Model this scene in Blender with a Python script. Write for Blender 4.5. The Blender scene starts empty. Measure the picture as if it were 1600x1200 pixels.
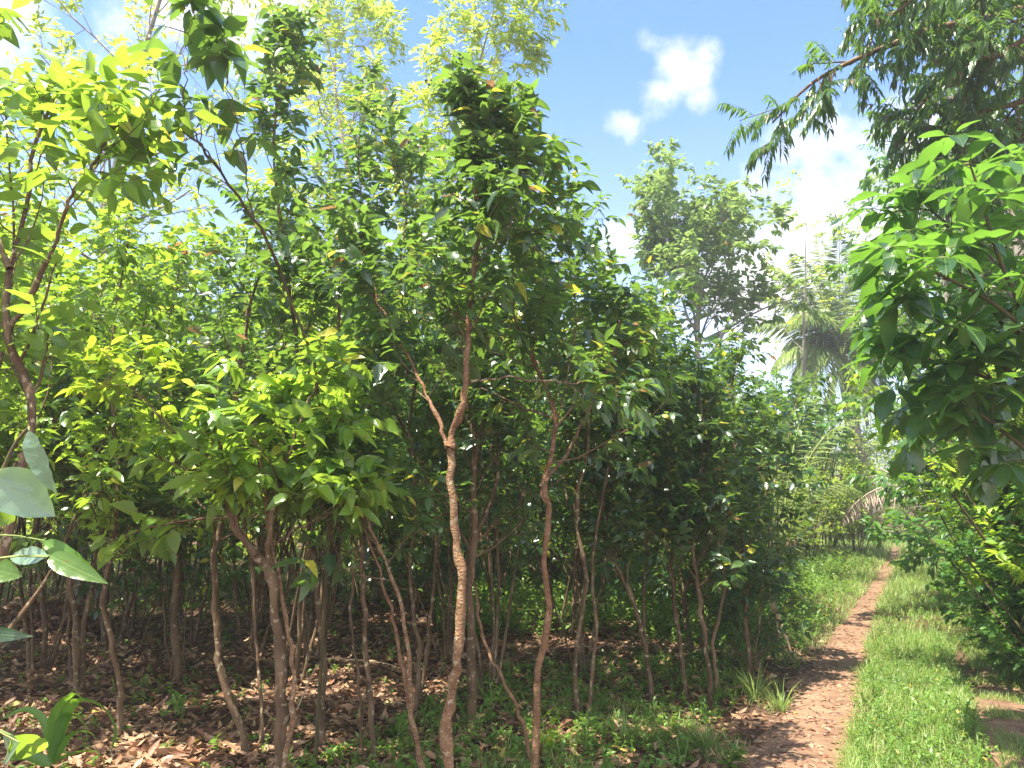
import bpy, math, random
import numpy as np
from math import radians as R, sin, cos, pi

# ------------------------------------------------------------------ scene, camera, world, sun
S = bpy.context.scene
C = S.collection
F = 1186.0                     # focal length in pixels of the 1600 px wide photograph
EYE = 1.6
PITCH = math.atan(170 / F)
cam = bpy.data.cameras.new('camera')
cam.sensor_width = 36.0
cam.lens = F / 1600 * 36
cam.clip_start = 0.05
cam.clip_end = 3000
camo = bpy.data.objects.new('camera', cam)
C.objects.link(camo)
camo.location = (0, 0, EYE)
camo.rotation_euler = (pi / 2 + PITCH, 0, 0)
S.camera = camo
S.view_settings.view_transform = 'Standard'
S.view_settings.look = 'None'
S.view_settings.gamma = 1
S.view_settings.use_curve_mapping = False
S.view_settings.exposure = 1.78
S.cycles.use_denoising = True
S.cycles.max_bounces = 9
S.cycles.diffuse_bounces = 4
S.cycles.transmission_bounces = 6
S.cycles.glossy_bounces = 2
S.cycles.sample_clamp_indirect = 6.0

SUN_EL, SUN_AZ = R(68), R(-122)     # azimuth measured from +Y (view direction) towards +X
sun = bpy.data.lights.new('sun', 'SUN')
sun.energy = 4.6
sun.angle = R(0.53)
sun.color = (1.0, 0.93, 0.78)
suno = bpy.data.objects.new('sun', sun)
C.objects.link(suno)
suno.rotation_euler = (pi / 2 - SUN_EL, 0, pi - SUN_AZ)

CP, SP = cos(PITCH), sin(PITCH)
def ray(px, py):
    x, y = (px - 800) / F, (600 - py) / F
    return np.array([x, CP - y * SP, SP + y * CP])
def at(px, py, Y):
    d = ray(px, py)
    return np.array([0, 0, EYE]) + d * (Y / d[1])
def gnd(px, py, z=0.0):
    d = ray(px, py)
    return np.array([0, 0, EYE]) + d * ((z - EYE) / d[2])

def N(nt, typ, **kw):
    n = nt.nodes.new(typ)
    for k, v in kw.items():
        if k in n.inputs: n.inputs[k].default_value = v
        else: setattr(n, k, v)
    return n

W = bpy.data.worlds.new('World')
S.world = W
W.use_nodes = True
nt = W.node_tree
nt.nodes.clear()
lk = nt.links.new
def mth(nt, op, a, b=None, c=None, clamp=False):
    n = nt.nodes.new('ShaderNodeMath'); n.operation = op; n.use_clamp = clamp
    for i, v in enumerate((a, b, c)):
        if v is None: continue
        if isinstance(v, (int, float)): n.inputs[i].default_value = v
        else: nt.links.new(v, n.inputs[i])
    return n.outputs[0]
def build_world():
    tc = N(nt, 'ShaderNodeTexCoord')
    sky = N(nt, 'ShaderNodeTexSky', sky_type='NISHITA', sun_disc=False, sun_elevation=SUN_EL,
            sun_rotation=SUN_AZ, air_density=1.0, dust_density=0.3, ozone_density=2.0, altitude=0)
    bsky = N(nt, 'ShaderNodeBackground', Strength=0.15)
    tint = N(nt, 'ShaderNodeMix', data_type='RGBA', blend_type='MULTIPLY')
    tint.inputs[0].default_value = 1.0
    lk(sky.outputs[0], tint.inputs[6]); tint.inputs[7].default_value = (0.47, 0.59, 0.79, 1)
    lk(tint.outputs[2], bsky.inputs[0])
    nrm = N(nt, 'ShaderNodeVectorMath', operation='NORMALIZE')
    lk(tc.outputs['Generated'], nrm.inputs[0])
    # warped direction so that the clouds have torn edges
    nz = N(nt, 'ShaderNodeTexNoise', Scale=9.0, Detail=9.0, Roughness=0.62)
    lk(nrm.outputs[0], nz.inputs['Vector'])
    nz2 = N(nt, 'ShaderNodeTexNoise', Scale=16.0, Detail=6.0, Roughness=0.6)
    lk(nrm.outputs[0], nz2.inputs['Vector'])
    # lobes: (px, py, radius px, weight)
    lobes = [(1062, 100, 46, 1), (1022, 145, 44, 1), (975, 190, 34, .9), (1095, 82, 26, .8), (1090, 160, 26, .6), (1012, 70, 20, .6),
             (1300, 400, 180, 1.5), (1180, 440, 150, 1.4), (1040, 330, 62, 1.1), (980, 370, 60, 1.0), (1420, 330, 170, 1.4), (1290, 300, 80, 1.0),
             (360, -30, 120, 1.4), (440, -10, 80, 1.1), (280, 30, 60, .8), (60, 120, 200, .9),
             (1130, 540, 200, 1.0), (1560, 500, 160, 1.0), (100, 500, 260, .5)]
    tot = None
    for px, py, rad, w in lobes:
        d = ray(px, py); d = d / np.linalg.norm(d)
        dn = N(nt, 'ShaderNodeVectorMath', operation='DOT_PRODUCT')
        lk(nrm.outputs[0], dn.inputs[0]); dn.inputs[1].default_value = tuple(d)
        ang = mth(nt, 'ARCCOSINE', mth(nt, 'MINIMUM', dn.outputs['Value'], 0.999999))
        v = mth(nt, 'SUBTRACT', 1.0, mth(nt, 'DIVIDE', ang, rad / F * 1.35))
        v = mth(nt, 'MULTIPLY', mth(nt, 'MAXIMUM', v, 0.0), w)
        tot = v if tot is None else mth(nt, 'MAXIMUM', tot, v)
    e = mth(nt, 'ADD', mth(nt, 'MULTIPLY', mth(nt, 'SUBTRACT', nz.outputs[0], 0.5), 2.8),
            mth(nt, 'MULTIPLY', mth(nt, 'SUBTRACT', nz2.outputs[0], 0.5), 1.1))
    on = mth(nt, 'GREATER_THAN', tot, 0.0)
    m = mth(nt, 'ADD', tot, e)
    mr = N(nt, 'ShaderNodeMapRange'); mr.interpolation_type = 'SMOOTHSTEP'
    mr.inputs['From Min'].default_value = 0.2; mr.inputs['From Max'].default_value = 1.55
    lk(m, mr.inputs['Value'])
    # fade to nothing at each lobe's rim
    mr2 = N(nt, 'ShaderNodeMapRange'); mr2.inputs['From Max'].default_value = 0.25
    lk(tot, mr2.inputs['Value'])
    mask = mth(nt, 'MULTIPLY', mr.outputs[0], mr2.outputs[0])
    # general thin veil low in the sky, an added unseen cloud bank behind the viewer as fill light
    sep = N(nt, 'ShaderNodeSeparateXYZ'); lk(nrm.outputs[0], sep.inputs[0])
    bk = N(nt, 'ShaderNodeMapRange'); bk.inputs['From Min'].default_value = 0.25; bk.inputs['From Max'].default_value = -0.25; lk(sep.outputs['Y'], bk.inputs['Value'])
    nb = N(nt, 'ShaderNodeTexNoise', Scale=2.2, Detail=6.0); lk(nrm.outputs[0], nb.inputs['Vector'])
    nr = N(nt, 'ShaderNodeMapRange'); nr.inputs['From Min'].default_value = 0.36; nr.inputs['From Max'].default_value = 0.6; lk(nb.outputs[0], nr.inputs['Value'])
    mask = mth(nt, 'MAXIMUM', mask, mth(nt, 'MULTIPLY', bk.outputs[0], nr.outputs[0]))
    veil = N(nt, 'ShaderNodeMapRange'); veil.interpolation_type = 'SMOOTHSTEP'
    veil.inputs['From Min'].default_value = 0.55; veil.inputs['From Max'].default_value = 0.0
    veil.inputs['To Min'].default_value = 0.0; veil.inputs['To Max'].default_value = 0.45
    lk(sep.outputs['Z'], veil.inputs['Value'])
    mask = mth(nt, 'MAXIMUM', mask, veil.outputs[0])
    bc = N(nt, 'ShaderNodeBackground', Color=(1.0, 0.97, 0.98, 1), Strength=0.55)
    lk(mth(nt, 'ADD', 0.5, mth(nt, 'MULTIPLY', bk.outputs[0], 0.25)), bc.inputs['Strength'])
    mx = N(nt, 'ShaderNodeMixShader')
    lk(mask, mx.inputs[0]); lk(bsky.outputs[0], mx.inputs[1]); lk(bc.outputs[0], mx.inputs[2])
    out = N(nt, 'ShaderNodeOutputWorld'); lk(mx.outputs[0], out.inputs[0])
build_world()

# ------------------------------------------------------------------ numpy mesh tools
def nrmz(a):
    return a / np.maximum(np.linalg.norm(a, axis=-1, keepdims=True), 1e-9)

class MB:
    """collects triangles and quads and links them as one mesh object"""
    def __init__(s): s.v = []; s.f = []; s.uv = []; s.n = 0; s.m = []
    def add(s, v, f, uv=None, mat=0):
        v = np.asarray(v, np.float32).reshape(-1, 3); f = np.asarray(f, np.int64)
        s.v.append(v); s.f.append((f + s.n)); s.n += len(v)
        s.uv.append(np.zeros((len(v), 2), np.float32) if uv is None else np.asarray(uv, np.float32))
        s.m.append(np.full(len(f), mat, np.int32))
    def mesh(s, name, mats, smooth=True):
        me = bpy.data.meshes.new(name)
        V = np.concatenate(s.v); me.vertices.add(len(V)); me.vertices.foreach_set('co', V.ravel())
        UV = np.concatenate(s.uv)
        k = np.concatenate([np.full(len(f), f.shape[1]) for f in s.f])
        loops = np.concatenate([f.ravel() for f in s.f])
        me.loops.add(len(loops)); me.loops.foreach_set('vertex_index', loops.astype(np.int32))
        me.polygons.add(len(k))
        st = np.concatenate([[0], np.cumsum(k)[:-1]]).astype(np.int32)
        me.polygons.foreach_set('loop_start', st)
        me.polygons.foreach_set('material_index', np.concatenate(s.m))
        me.polygons.foreach_set('use_smooth', np.full(len(k), smooth))
        uvl = me.uv_layers.new(name='uv')
        uvl.data.foreach_set('uv', UV[loops].ravel())
        for m in (mats if isinstance(mats, (list, tuple)) else [mats]): me.materials.append(m)
        me.update(calc_edges=True)
        return me
    def build(s, name, mats, parent=None, smooth=True):
        o = bpy.data.objects.new(name, s.mesh(name, mats, smooth))
        C.objects.link(o)
        if parent is not None: o.parent = parent
        return o

def smooth_line(pts, n=24):
    P = np.asarray(pts, float); k = len(P)
    if k < 3:
        t = np.linspace(0, k - 1, n); i = np.minimum(t.astype(int), k - 2); f = (t - i)[:, None]
        return P[i] * (1 - f) + P[i + 1] * f
    Q = np.vstack([2 * P[0] - P[1], P, 2 * P[-1] - P[-2]])
    t = np.linspace(0, k - 1, n); i = np.minimum(t.astype(int), k - 2); u = (t - i)[:, None]
    a, b, c, d = Q[i], Q[i + 1], Q[i + 2], Q[i + 3]
    return 0.5 * ((2 * b) + (-a + c) * u + (2 * a - 5 * b + 4 * c - d) * u ** 2 + (-a + 3 * b - 3 * c + d) * u ** 3)

def tubes(mb, P, Rd, sides=5, mat=0, cap=True):
    """P (M,n,3), Rd (M,n)"""
    M, n, _ = P.shape
    T = np.gradient(P, axis=1); T = nrmz(T)
    ref = nrmz(P[:, -1] - P[:, 0]); h = np.where(np.abs(ref[:, 2:3]) < 0.8, [[0, 0, 1.0]], [[1.0, 0, 0]])
    A = nrmz(np.cross(T, h[:, None, :])); B = np.cross(T, A)
    a = np.linspace(0, 2 * pi, sides, endpoint=False)
    V = P[:, :, None] + Rd[:, :, None, None] * (A[:, :, None] * np.cos(a)[:, None] + B[:, :, None] * np.sin(a)[:, None])
    base = (np.arange(M) * n * sides)[:, None, None]
    i = np.arange(n - 1)[None, :, None] * sides; j = np.arange(sides)[None, None, :]; j2 = (j + 1) % sides
    f = np.stack([base + i + j, base + i + j2, base + i + sides + j2, base + i + sides + j], -1).reshape(-1, 4)
    mb.add(V.reshape(-1, 3), f, mat=mat)
    if cap and sides >= 4:
        cv = P[:, -1] + T[:, -1] * Rd[:, -1:] * 0.6
        top = V[:, -1].reshape(-1, 3)
        vv = np.concatenate([top, cv])
        b = (np.arange(M) * sides)[:, None]; jj = np.arange(sides)[None]
        ff = np.stack([b + jj, b + (jj + 1) % sides, np.broadcast_to(M * sides + np.arange(M)[:, None], (M, sides))], -1).reshape(-1, 3)
        mb.add(vv, ff, mat=mat)

PROF = {
    'ovate':  lambda y: np.sin(pi * np.clip(y, 0, 1) ** 0.78) ** 0.85 * (1.05 - 0.25 * y),
    'ellip':  lambda y: np.sin(pi * np.clip(y, 0, 1) ** 0.95) ** 0.75,
    'lance':  lambda y: np.sin(pi * np.clip(y, 0, 1) ** 0.62) ** 0.9 * (1.05 - 0.35 * y),
    'obov':   lambda y: np.sin(pi * np.clip(y, 0, 1) ** 1.35) ** 0.8,
    'strap':  lambda y: np.clip(0.35 + 4 * y, 0, 1) * np.clip((1 - y) * 1.7, 0, 1) ** 0.7,
}
def leaves(mb, rng, pos, dr, up, L, Wd, droop=0.15, fold=0.15, n=4, prof='ovate', wave=0.03, mat=0, jag=0.0):
    """many leaves; pos/dr/up (K,3); L, Wd scalars or (K,)"""
    K = len(pos)
    if K == 0: return
    L = np.broadcast_to(np.asarray(L, float), (K,)); Wd = np.broadcast_to(np.asarray(Wd, float), (K,))
    droop = np.broadcast_to(np.asarray(droop, float), (K,))
    d = nrmz(dr); s = nrmz(np.cross(d, up)); m = np.cross(s, d)
    y = np.linspace(0, 1, n + 1); w = PROF[prof](y[1:-1])
    yy = np.concatenate([y, y[1:-1], y[1:-1]])
    xx = np.concatenate([np.zeros(n + 1), -w, w]) * 0.5
    k = len(yy)
    jx = xx[None] * (1 + (rng.uniform(-1, 1, (K, k)) * (0.06 + jag)))
    jy = yy[None] + (rng.uniform(-1, 1, (K, k)) * (jag * 0.12)) * (np.abs(xx) > 0)[None]
    zz = np.abs(xx)[None] * Wd[:, None] * fold * 2 - (droop * L)[:, None] * (yy ** 2)[None]
    zz = zz + rng.normal(0, wave, (K, k)) * L[:, None] * (np.abs(xx) > 0)[None]
    # side bend
    sb = rng.normal(0, 0.05, K)
    xs = jx * Wd[:, None] + (sb * L)[:, None] * (yy ** 2)[None]
    V = pos[:, None] + d[:, None] * (jy * L[:, None])[..., None] + s[:, None] * xs[..., None] + m[:, None] * zz[..., None]
    UV = np.stack([np.broadcast_to(xx * 1.0 + 0.5, (K, k)), np.broadcast_to(yy, (K, k))], -1).reshape(-1, 2)
    tri = []
    for side in (0, 1):
        e = lambda i: n + 1 + side * (n - 1) + (i - 1)
        def T3(a, b, c): tri.append((a, b, c) if side == 0 else (a, c, b))
        T3(0, 1, e(1))
        for i in range(1, n - 1):
            T3(i, i + 1, e(i)); T3(i + 1, e(i + 1), e(i))
        T3(n - 1, n, e(n - 1))
    tri = np.array(tri)
    f = (tri[None] + (np.arange(K) * k)[:, None, None]).reshape(-1, 3)
    mb.add(V.reshape(-1, 3), f, UV, mat)

def sample(P, Rd, t):
    """P (M,n,3), t (M,c) -> pos, tangent (M,c,3), radius (M,c)"""
    n = P.shape[1]; x = np.clip(t, 0, 0.9999) * (n - 1); i = x.astype(int); f = (x - i)[..., None]
    m = np.arange(P.shape[0])[:, None]
    a, b = P[m, i], P[m, i + 1]
    r = Rd[m, i] * (1 - f[..., 0]) + Rd[m, i + 1] * f[..., 0]
    return a * (1 - f) + b * f, nrmz(b - a), r
def perp(T, az):
    h = np.where(np.abs(T[..., 2:3]) < 0.9, np.array([0, 0, 1.0]), np.array([1.0, 0, 0]))
    A = nrmz(np.cross(T, h)); B = np.cross(T, A)
    return A * np.cos(az)[..., None] + B * np.sin(az)[..., None]
def level(rng, P, Rd, count, t0, t1, L, ang, n=5, grav=0.0, wob=0.15, rr=0.55, taper=0.4, rmin=0.0015, rmax=9, bias=None):
    M = P.shape[0]
    t = t0 + (t1 - t0) * (np.arange(count)[None] + rng.uniform(0, 1, (M, count))) / count
    p, T, r = sample(P, Rd, t)
    az = rng.uniform(0, 2 * pi, (M, 1)) + np.arange(count)[None] * 2.4 + rng.normal(0, .4, (M, count))
    a = np.radians(rng.uniform(ang[0], ang[1], (M, count)))[..., None]
    d = T * np.cos(a) + perp(T, az) * np.sin(a)
    if bias is not None: d = nrmz(d + np.asarray(bias))
    ln = L * rng.uniform(0.6, 1.25, (M, count)) * (1 - taper * (t - t0) / max(t1 - t0, 1e-6))
    d = d.reshape(-1, 3); p = p.reshape(-1, 3); ln = ln.reshape(-1); r = np.clip(r.reshape(-1) * rr, rmin, rmax)
    K = len(p); out = np.zeros((K, n, 3)); out[:, 0] = p
    for j in range(1, n):
        d = nrmz(d + rng.normal(0, wob, (K, 3)) + np.array([0, 0, grav / n]))
        out[:, j] = out[:, j - 1] + d * (ln / (n - 1))[:, None]
    Rn = r[:, None] * np.linspace(1, 0.4, n)[None]
    return out, Rn
def leaf_sites(rng, P, Rd, count, t0=0.1, t1=1.0, spread=0.9, down=0.35, flat=0.45):
    M = P.shape[0]
    t = t0 + (t1 - t0) * (np.arange(count)[None] + rng.uniform(0.2, 0.8, (M, count))) / count
    p, T, _ = sample(P, Rd, t)
    az = rng.uniform(0, 2 * pi, (M, 1)) + np.arange(count)[None] * pi + rng.normal(0, .5, (M, count))
    sg = np.where((np.arange(count)[None] + (rng.uniform(size=(M, 1)) < .5)) % 2, 1.0, -1.0)[..., None]
    hz = nrmz(np.cross(T, np.array([0, 0, 1.0])) + 1e-4) * sg
    d = T * 0.6 + (hz * .8 + perp(T, az) * .35) * spread + rng.normal(0, .2, (M, count, 3)); d[..., 2] -= down * rng.uniform(0.2, 1.8, (M, count))
    up = np.array([0, 0, 1.0]) + rng.normal(0, flat * .75, (M, 1, 3)) + rng.normal(0, flat * .6, (M, count, 3))
    return p.reshape(-1, 3), nrmz(d.reshape(-1, 3)), up.reshape(-1, 3)

# ------------------------------------------------------------------ object helpers
def tag(o, label, cat, group=None, kind=None):
    if label: o['label'] = label
    if cat: o['category'] = cat
    if group: o['group'] = group
    if kind: o['kind'] = kind
    return o
def thing(name, label, cat, loc=(0, 0, 0), rz=0, group=None, s=1.0):
    o = bpy.data.objects.new(name, None); C.objects.link(o)
    o.empty_display_size = 0.2
    o.location = loc; o.rotation_euler = (0, 0, rz); o.scale = (s, s, s)
    return tag(o, label, cat, group)
def dup(root, loc, rz, s, label, group=None):
    r = root.copy(); C.objects.link(r); r.location = loc; r.rotation_euler = (0, 0, rz); r.scale = (s, s, s)
    r['label'] = label
    if group: r['group'] = group
    for ch in list(root.children):
        c = ch.copy(); C.objects.link(c); c.parent = r
        for g in ch.children:
            d = g.copy(); C.objects.link(d); d.parent = c
    return r

# ------------------------------------------------------------------ materials
def new_mat(name):
    m = bpy.data.materials.new(name); m.use_nodes = True
    m.node_tree.nodes.clear()
    return m, m.node_tree
def ramp(nt, fac, stops, interp='LINEAR'):
    r = nt.nodes.new('ShaderNodeValToRGB'); r.color_ramp.interpolation = interp
    el = r.color_ramp.elements
    while len(el) < len(stops): el.new(0.5)
    for e, (p, c) in zip(el, stops): e.position = p; e.color = (*c, 1)
    nt.links.new(fac, r.inputs[0]); return r.outputs[0]
def leaf_mat(name, greens, trans, tw=0.45, rough=0.36, odd=(), under=(0.13, 0.2, 0.09), spec=0.5, veins=True, spots=0.0):
    """greens: list of base colours spread evenly over the random; odd: [(fraction, colour)] at the top end"""
    m, t = new_mat(name); L = t.links.new
    g = N(t, 'ShaderNodeNewGeometry')
    rnd = g.outputs['Random Per Island']
    of = sum(f for f, _ in odd); st = []; st2 = []
    k = len(greens)
    for i, c in enumerate(greens):
        p = (1 - of) * i / k
        st.append((p, c)); st2.append((p, tuple(x * y for x, y in zip(trans, (0.8 + 0.35 * i / k,) * 3))))
    p = 1 - of
    for f, c in odd:
        st.append((min(p, 0.999), c)); st2.append((min(p, 0.999), tuple(min(0.9, x * 1.6) for x in c))); p += f
    base = ramp(t, rnd, st, 'CONSTANT'); tr = ramp(t, rnd, st2, 'CONSTANT')
    # slow colour drift over the plant: young and old growth
    tc = N(t, 'ShaderNodeTexCoord')
    nz = N(t, 'ShaderNodeTexNoise', Scale=1.3, Detail=2.0); L(g.outputs['Position'], nz.inputs['Vector'])
    hs = N(t, 'ShaderNodeHueSaturation'); L(base, hs.inputs['Color'])
    L(mth(t, 'ADD', 0.45, mth(t, 'MULTIPLY', nz.outputs[0], 1.05)), hs.inputs['Value'])
    L(mth(t, 'ADD', 0.515, mth(t, 'MULTIPLY', nz.outputs[0], -0.035)), hs.inputs['Hue'])
    base = hs.outputs[0]
    if veins:
        uv = N(t, 'ShaderNodeUVMap'); sp = N(t, 'ShaderNodeSeparateXYZ'); L(uv.outputs[0], sp.inputs[0])
        u = mth(t, 'ABSOLUTE', mth(t, 'SUBTRACT', sp.outputs[0], 0.5))
        v1 = mth(t, 'LESS_THAN', u, 0.018)
        v2 = mth(t, 'LESS_THAN', mth(t, 'ABSOLUTE', mth(t, 'SUBTRACT', u, 0.19)), 0.010)
        vn = mth(t, 'MULTIPLY', mth(t, 'MAXIMUM', v1, mth(t, 'MULTIPLY', v2, 0.6)), 0.5)
        mv = N(t, 'ShaderNodeMix', data_type='RGBA'); L(vn, mv.inputs[0]); L(base, mv.inputs[6]); mv.inputs[7].default_value = (0.26, 0.36, 0.12, 1)
        base = mv.outputs[2]
    if spots:
        ns = N(t, 'ShaderNodeTexNoise', Scale=38.0, Detail=1.0); L(g.outputs['Position'], ns.inputs['Vector'])
        sm = mth(t, 'GREATER_THAN', ns.outputs[0], 0.74 - spots)
        ms = N(t, 'ShaderNodeMix', data_type='RGBA'); L(sm, ms.inputs[0]); L(base, ms.inputs[6]); ms.inputs[7].default_value = (0.16, 0.075, 0.025, 1)
        base = ms.outputs[2]
    mu = N(t, 'ShaderNodeMix', data_type='RGBA'); L(mth(t, 'MULTIPLY', g.outputs['Backfacing'], 0.6), mu.inputs[0]); L(base, mu.inputs[6]); mu.inputs[7].default_value = (*under, 1)
    b = N(t, 'ShaderNodeBsdfPrincipled', Roughness=rough); L(mu.outputs[2], b.inputs['Base Color'])
    b.inputs['Specular IOR Level'].default_value = spec
    bn = N(t, 'ShaderNodeTexNoise', Scale=60.0, Detail=2.0); L(g.outputs['Position'], bn.inputs['Vector'])
    bp = N(t, 'ShaderNodeBump', Strength=0.18, Distance=0.01); L(bn.outputs[0], bp.inputs['Height']); L(bp.outputs[0], b.inputs['Normal'])
    tl = N(t, 'ShaderNodeBsdfTranslucent'); L(tr, tl.inputs[0])
    mx = N(t, 'ShaderNodeMixShader'); mx.inputs[0].default_value = tw
    L(b.outputs[0], mx.inputs[1]); L(tl.outputs[0], mx.inputs[2])
    o = N(t, 'ShaderNodeOutputMaterial'); L(mx.outputs[0], o.inputs[0])
    return m
def noise_mat(name, stops, scale=6, detail=6, rough=0.85, bump=0.5, bdist=0.02, bscale=None, stretch=(1, 1, 1), spec=0.3, spotc=None, spotlvl=0.62, spotscale=18):
    m, t = new_mat(name); L = t.links.new
    g = N(t, 'ShaderNodeNewGeometry'); mp = N(t, 'ShaderNodeMapping'); mp.inputs['Scale'].default_value = stretch
    L(g.outputs['Position'], mp.inputs[0])
    nz = N(t, 'ShaderNodeTexNoise', Scale=float(scale), Detail=float(detail), Roughness=0.65); L(mp.outputs[0], nz.inputs['Vector'])
    c = ramp(t, nz.outputs[0], stops)
    if spotc:
        n2 = N(t, 'ShaderNodeTexNoise', Scale=float(spotscale), Detail=3.0); L(g.outputs['Position'], n2.inputs['Vector'])
        mr = N(t, 'ShaderNodeMapRange'); mr.inputs['From Min'].default_value = spotlvl - 0.02; mr.inputs['From Max'].default_value = spotlvl + 0.03
        L(n2.outputs[0], mr.inputs['Value'])
        mx = N(t, 'ShaderNodeMix', data_type='RGBA'); L(mr.outputs[0], mx.inputs[0]); L(c, mx.inputs[6]); mx.inputs[7].default_value = (*spotc, 1)
        c = mx.outputs[2]
    b = N(t, 'ShaderNodeBsdfPrincipled', Roughness=rough); L(c, b.inputs['Base Color'])
    b.inputs['Specular IOR Level'].default_value = spec
    n3 = N(t, 'ShaderNodeTexNoise', Scale=float(bscale or scale * 3), Detail=5.0); L(mp.outputs[0], n3.inputs['Vector'])
    bp = N(t, 'ShaderNodeBump', Strength=bump, Distance=bdist); L(n3.outputs[0], bp.inputs['Height']); L(bp.outputs[0], b.inputs['Normal'])
    o = N(t, 'ShaderNodeOutputMaterial'); L(b.outputs[0], o.inputs[0])
    return m

YG = (0.36, 0.52, 0.035)
M = {}
M['cinn'] = leaf_mat('cinnamon_leaf', [(0.017, .054, .024), (.024, .070, .026), (.036, .094, .025), (.015, .045, .026), (.06, .13, .028), (.013, .038, .024)],
                     (0.25, 0.44, 0.05), tw=0.36, rough=0.31, spec=.7, odd=[(0.03, (.42, .40, .04)), (0.008, (.26, .14, .06)), (0.001, (.5, .10, .05))], spots=0.03)
M['cinn_far'] = leaf_mat('cinnamon_leaf_far', [(0.020, .060, .026), (.028, .078, .027), (.045, .11, .027), (.018, .050, .027)],
                     (0.25, 0.44, 0.05), tw=0.36, rough=0.28, spec=.8, odd=[(0.02, (.42, .38, .04))], veins=False)
M['sunny'] = leaf_mat('painted_sunlit_leaf', [(.09, .20, .025), (.12, .24, .025), (.15, .27, .03), (.07, .17, .03), (.19, .30, .03)], (0.42, 0.62, 0.05), tw=0.46, rough=0.32, spec=.7, odd=[(.03, (.42, .42, .05)), (.004, (.3, .14, .05))], spots=.02)  # lit copy of the cinnamon leaf: sunlight painted in as brighter yellow green
M['young'] = leaf_mat('yellowed_and_sunlit_leaf', [(.16, .30, .02), (.20, .36, .025), (.26, .40, .03)], (0.55, 0.72, 0.05), tw=0.5, rough=0.38, odd=[(.05, (.5, .42, .05))])  # yellowed seedling leaf, also used to paint sunlight onto one cinnamon spray
M['pale'] = leaf_mat('pale_tree_leaf', [(.22, .33, .035), (.27, .37, .04), (.32, .40, .035), (.17, .28, .04)], (0.62, 0.76, 0.07), tw=0.5, rough=0.4,
                     odd=[(.03, (.5, .38, .05))], veins=False)
M['broad'] = leaf_mat('broad_tree_leaf', [(.12, .22, .045), (.15, .26, .05), (.10, .19, .045), (.18, .28, .055)], (0.38, 0.54, 0.12), tw=0.42, rough=0.38,
                      odd=[(.006, (.40, .14, .06))], veins=False)
M['pinn'] = leaf_mat('pinnate_leaf', [(.05, .115, .035), (.06, .135, .035), (.042, .095, .035), (.08, .16, .035)], (0.24, 0.44, 0.05), tw=0.38, rough=0.3,
                     odd=[(.03, (.16, .10, .06))], under=(.10, .14, .10), spec=0.6)
M['big'] = leaf_mat('broadleaf', [(.032, .095, .03), (.04, .11, .03), (.035, .085, .03), (.055, .135, .03)], (0.20, 0.42, 0.04), tw=0.42, rough=0.28, spec=.8, under=(.12, .22, .08))
M['fish'] = leaf_mat('fishtail_leaf', [(.05, .14, .03), (.06, .15, .03), (.12, .20, .02)], (0.30, 0.46, 0.02), tw=0.35, rough=0.22, spec=0.8, veins=False)
M['vine'] = leaf_mat('vine_leaf', [(.055, .15, .035), (.07, .18, .04), (.085, .21, .035), (.045, .12, .035)], (0.28, 0.52, 0.05), tw=0.38, rough=0.34, veins=False)
M['shrub'] = leaf_mat('shrub_leaf', [(.16, .27, .035), (.21, .33, .04), (.13, .23, .04), (.27, .38, .045)], (0.55, 0.70, 0.07), tw=0.45, rough=0.4, veins=False, odd=[(.03, (.45, .36, .05))])
M['lime'] = leaf_mat('lime_leaf', [(.16, .30, .03), (.21, .36, .03), (.28, .40, .04)], (0.52, 0.70, 0.06), tw=0.5, rough=0.42, veins=False)
M['palm'] = leaf_mat('palm_leaflet', [(.18, .27, .08), (.22, .31, .09), (.26, .33, .13)], (0.45, 0.58, 0.15), tw=0.35, rough=0.3, veins=False, spec=0.6)
M['grass'] = leaf_mat('grass_blade', [(.16, .25, .06), (.20, .30, .07), (.26, .35, .09), (.12, .21, .05)], (0.42, 0.58, 0.12), tw=0.4, rough=0.42, veins=False, odd=[(.05, (.38, .33, .15))])
M['herb'] = leaf_mat('herb_leaf', [(.09, .19, .035), (.12, .24, .04), (.15, .27, .05)], (0.34, 0.55, 0.06), tw=0.4, rough=0.4, veins=False, odd=[(.02, (.4, .34, .05))])
M['glauc_sheen'] = leaf_mat('glaucous_sheen_leaf', [(.16, .27, .17), (.18, .29, .19)], (0.35, 0.55, 0.15), tw=0.3, rough=0.25, spec=1.0, under=(.3, .42, .3), spots=.01)  # pale base paints sky reflection on gloss; the pale underside is the leaf's own
M['strap'] = leaf_mat('strap_leaf', [(.07, .19, .03), (.09, .22, .035)], (0.28, 0.5, 0.03), tw=0.42, rough=0.3)
M['dry'] = leaf_mat('dry_palm_leaflet', [(.40, .31, .25), (.48, .38, .31), (.30, .23, .19)], (0.4, 0.32, 0.24), tw=0.2, rough=0.7, veins=False, under=(.25, .2, .16))
M['litter'] = leaf_mat('fallen_leaf', [(.19, .095, .05), (.26, .14, .07), (.12, .06, .032), (.34, .20, .11), (.09, .045, .026), (.22, .10, .05), (.42, .29, .17), (.16, .08, .045)],
                       (0.3, 0.16, 0.07), tw=0.12, rough=0.55, veins=False, odd=[(.02, (.45, .34, .08))], under=(.38, .24, .14))
M['bark'] = noise_mat('cinnamon_bark', [(0.3, (.055, .034, .018)), (.5, (.125, .078, .042)), (.68, (.21, .14, .08))], scale=9, stretch=(1, 1, .35), bump=.7, bscale=34, spotc=(.30, .24, .15), spotlvl=.61, spotscale=26)
M['bark_pale'] = noise_mat('pale_bark', [(0.3, (.13, .072, .036)), (.5, (.23, .13, .066)), (.7, (.33, .21, .115))], scale=16, stretch=(1, 1, 1.6), bump=.9, bscale=60, spotc=(.36, .29, .19), spotlvl=.60, spotscale=40)
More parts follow.
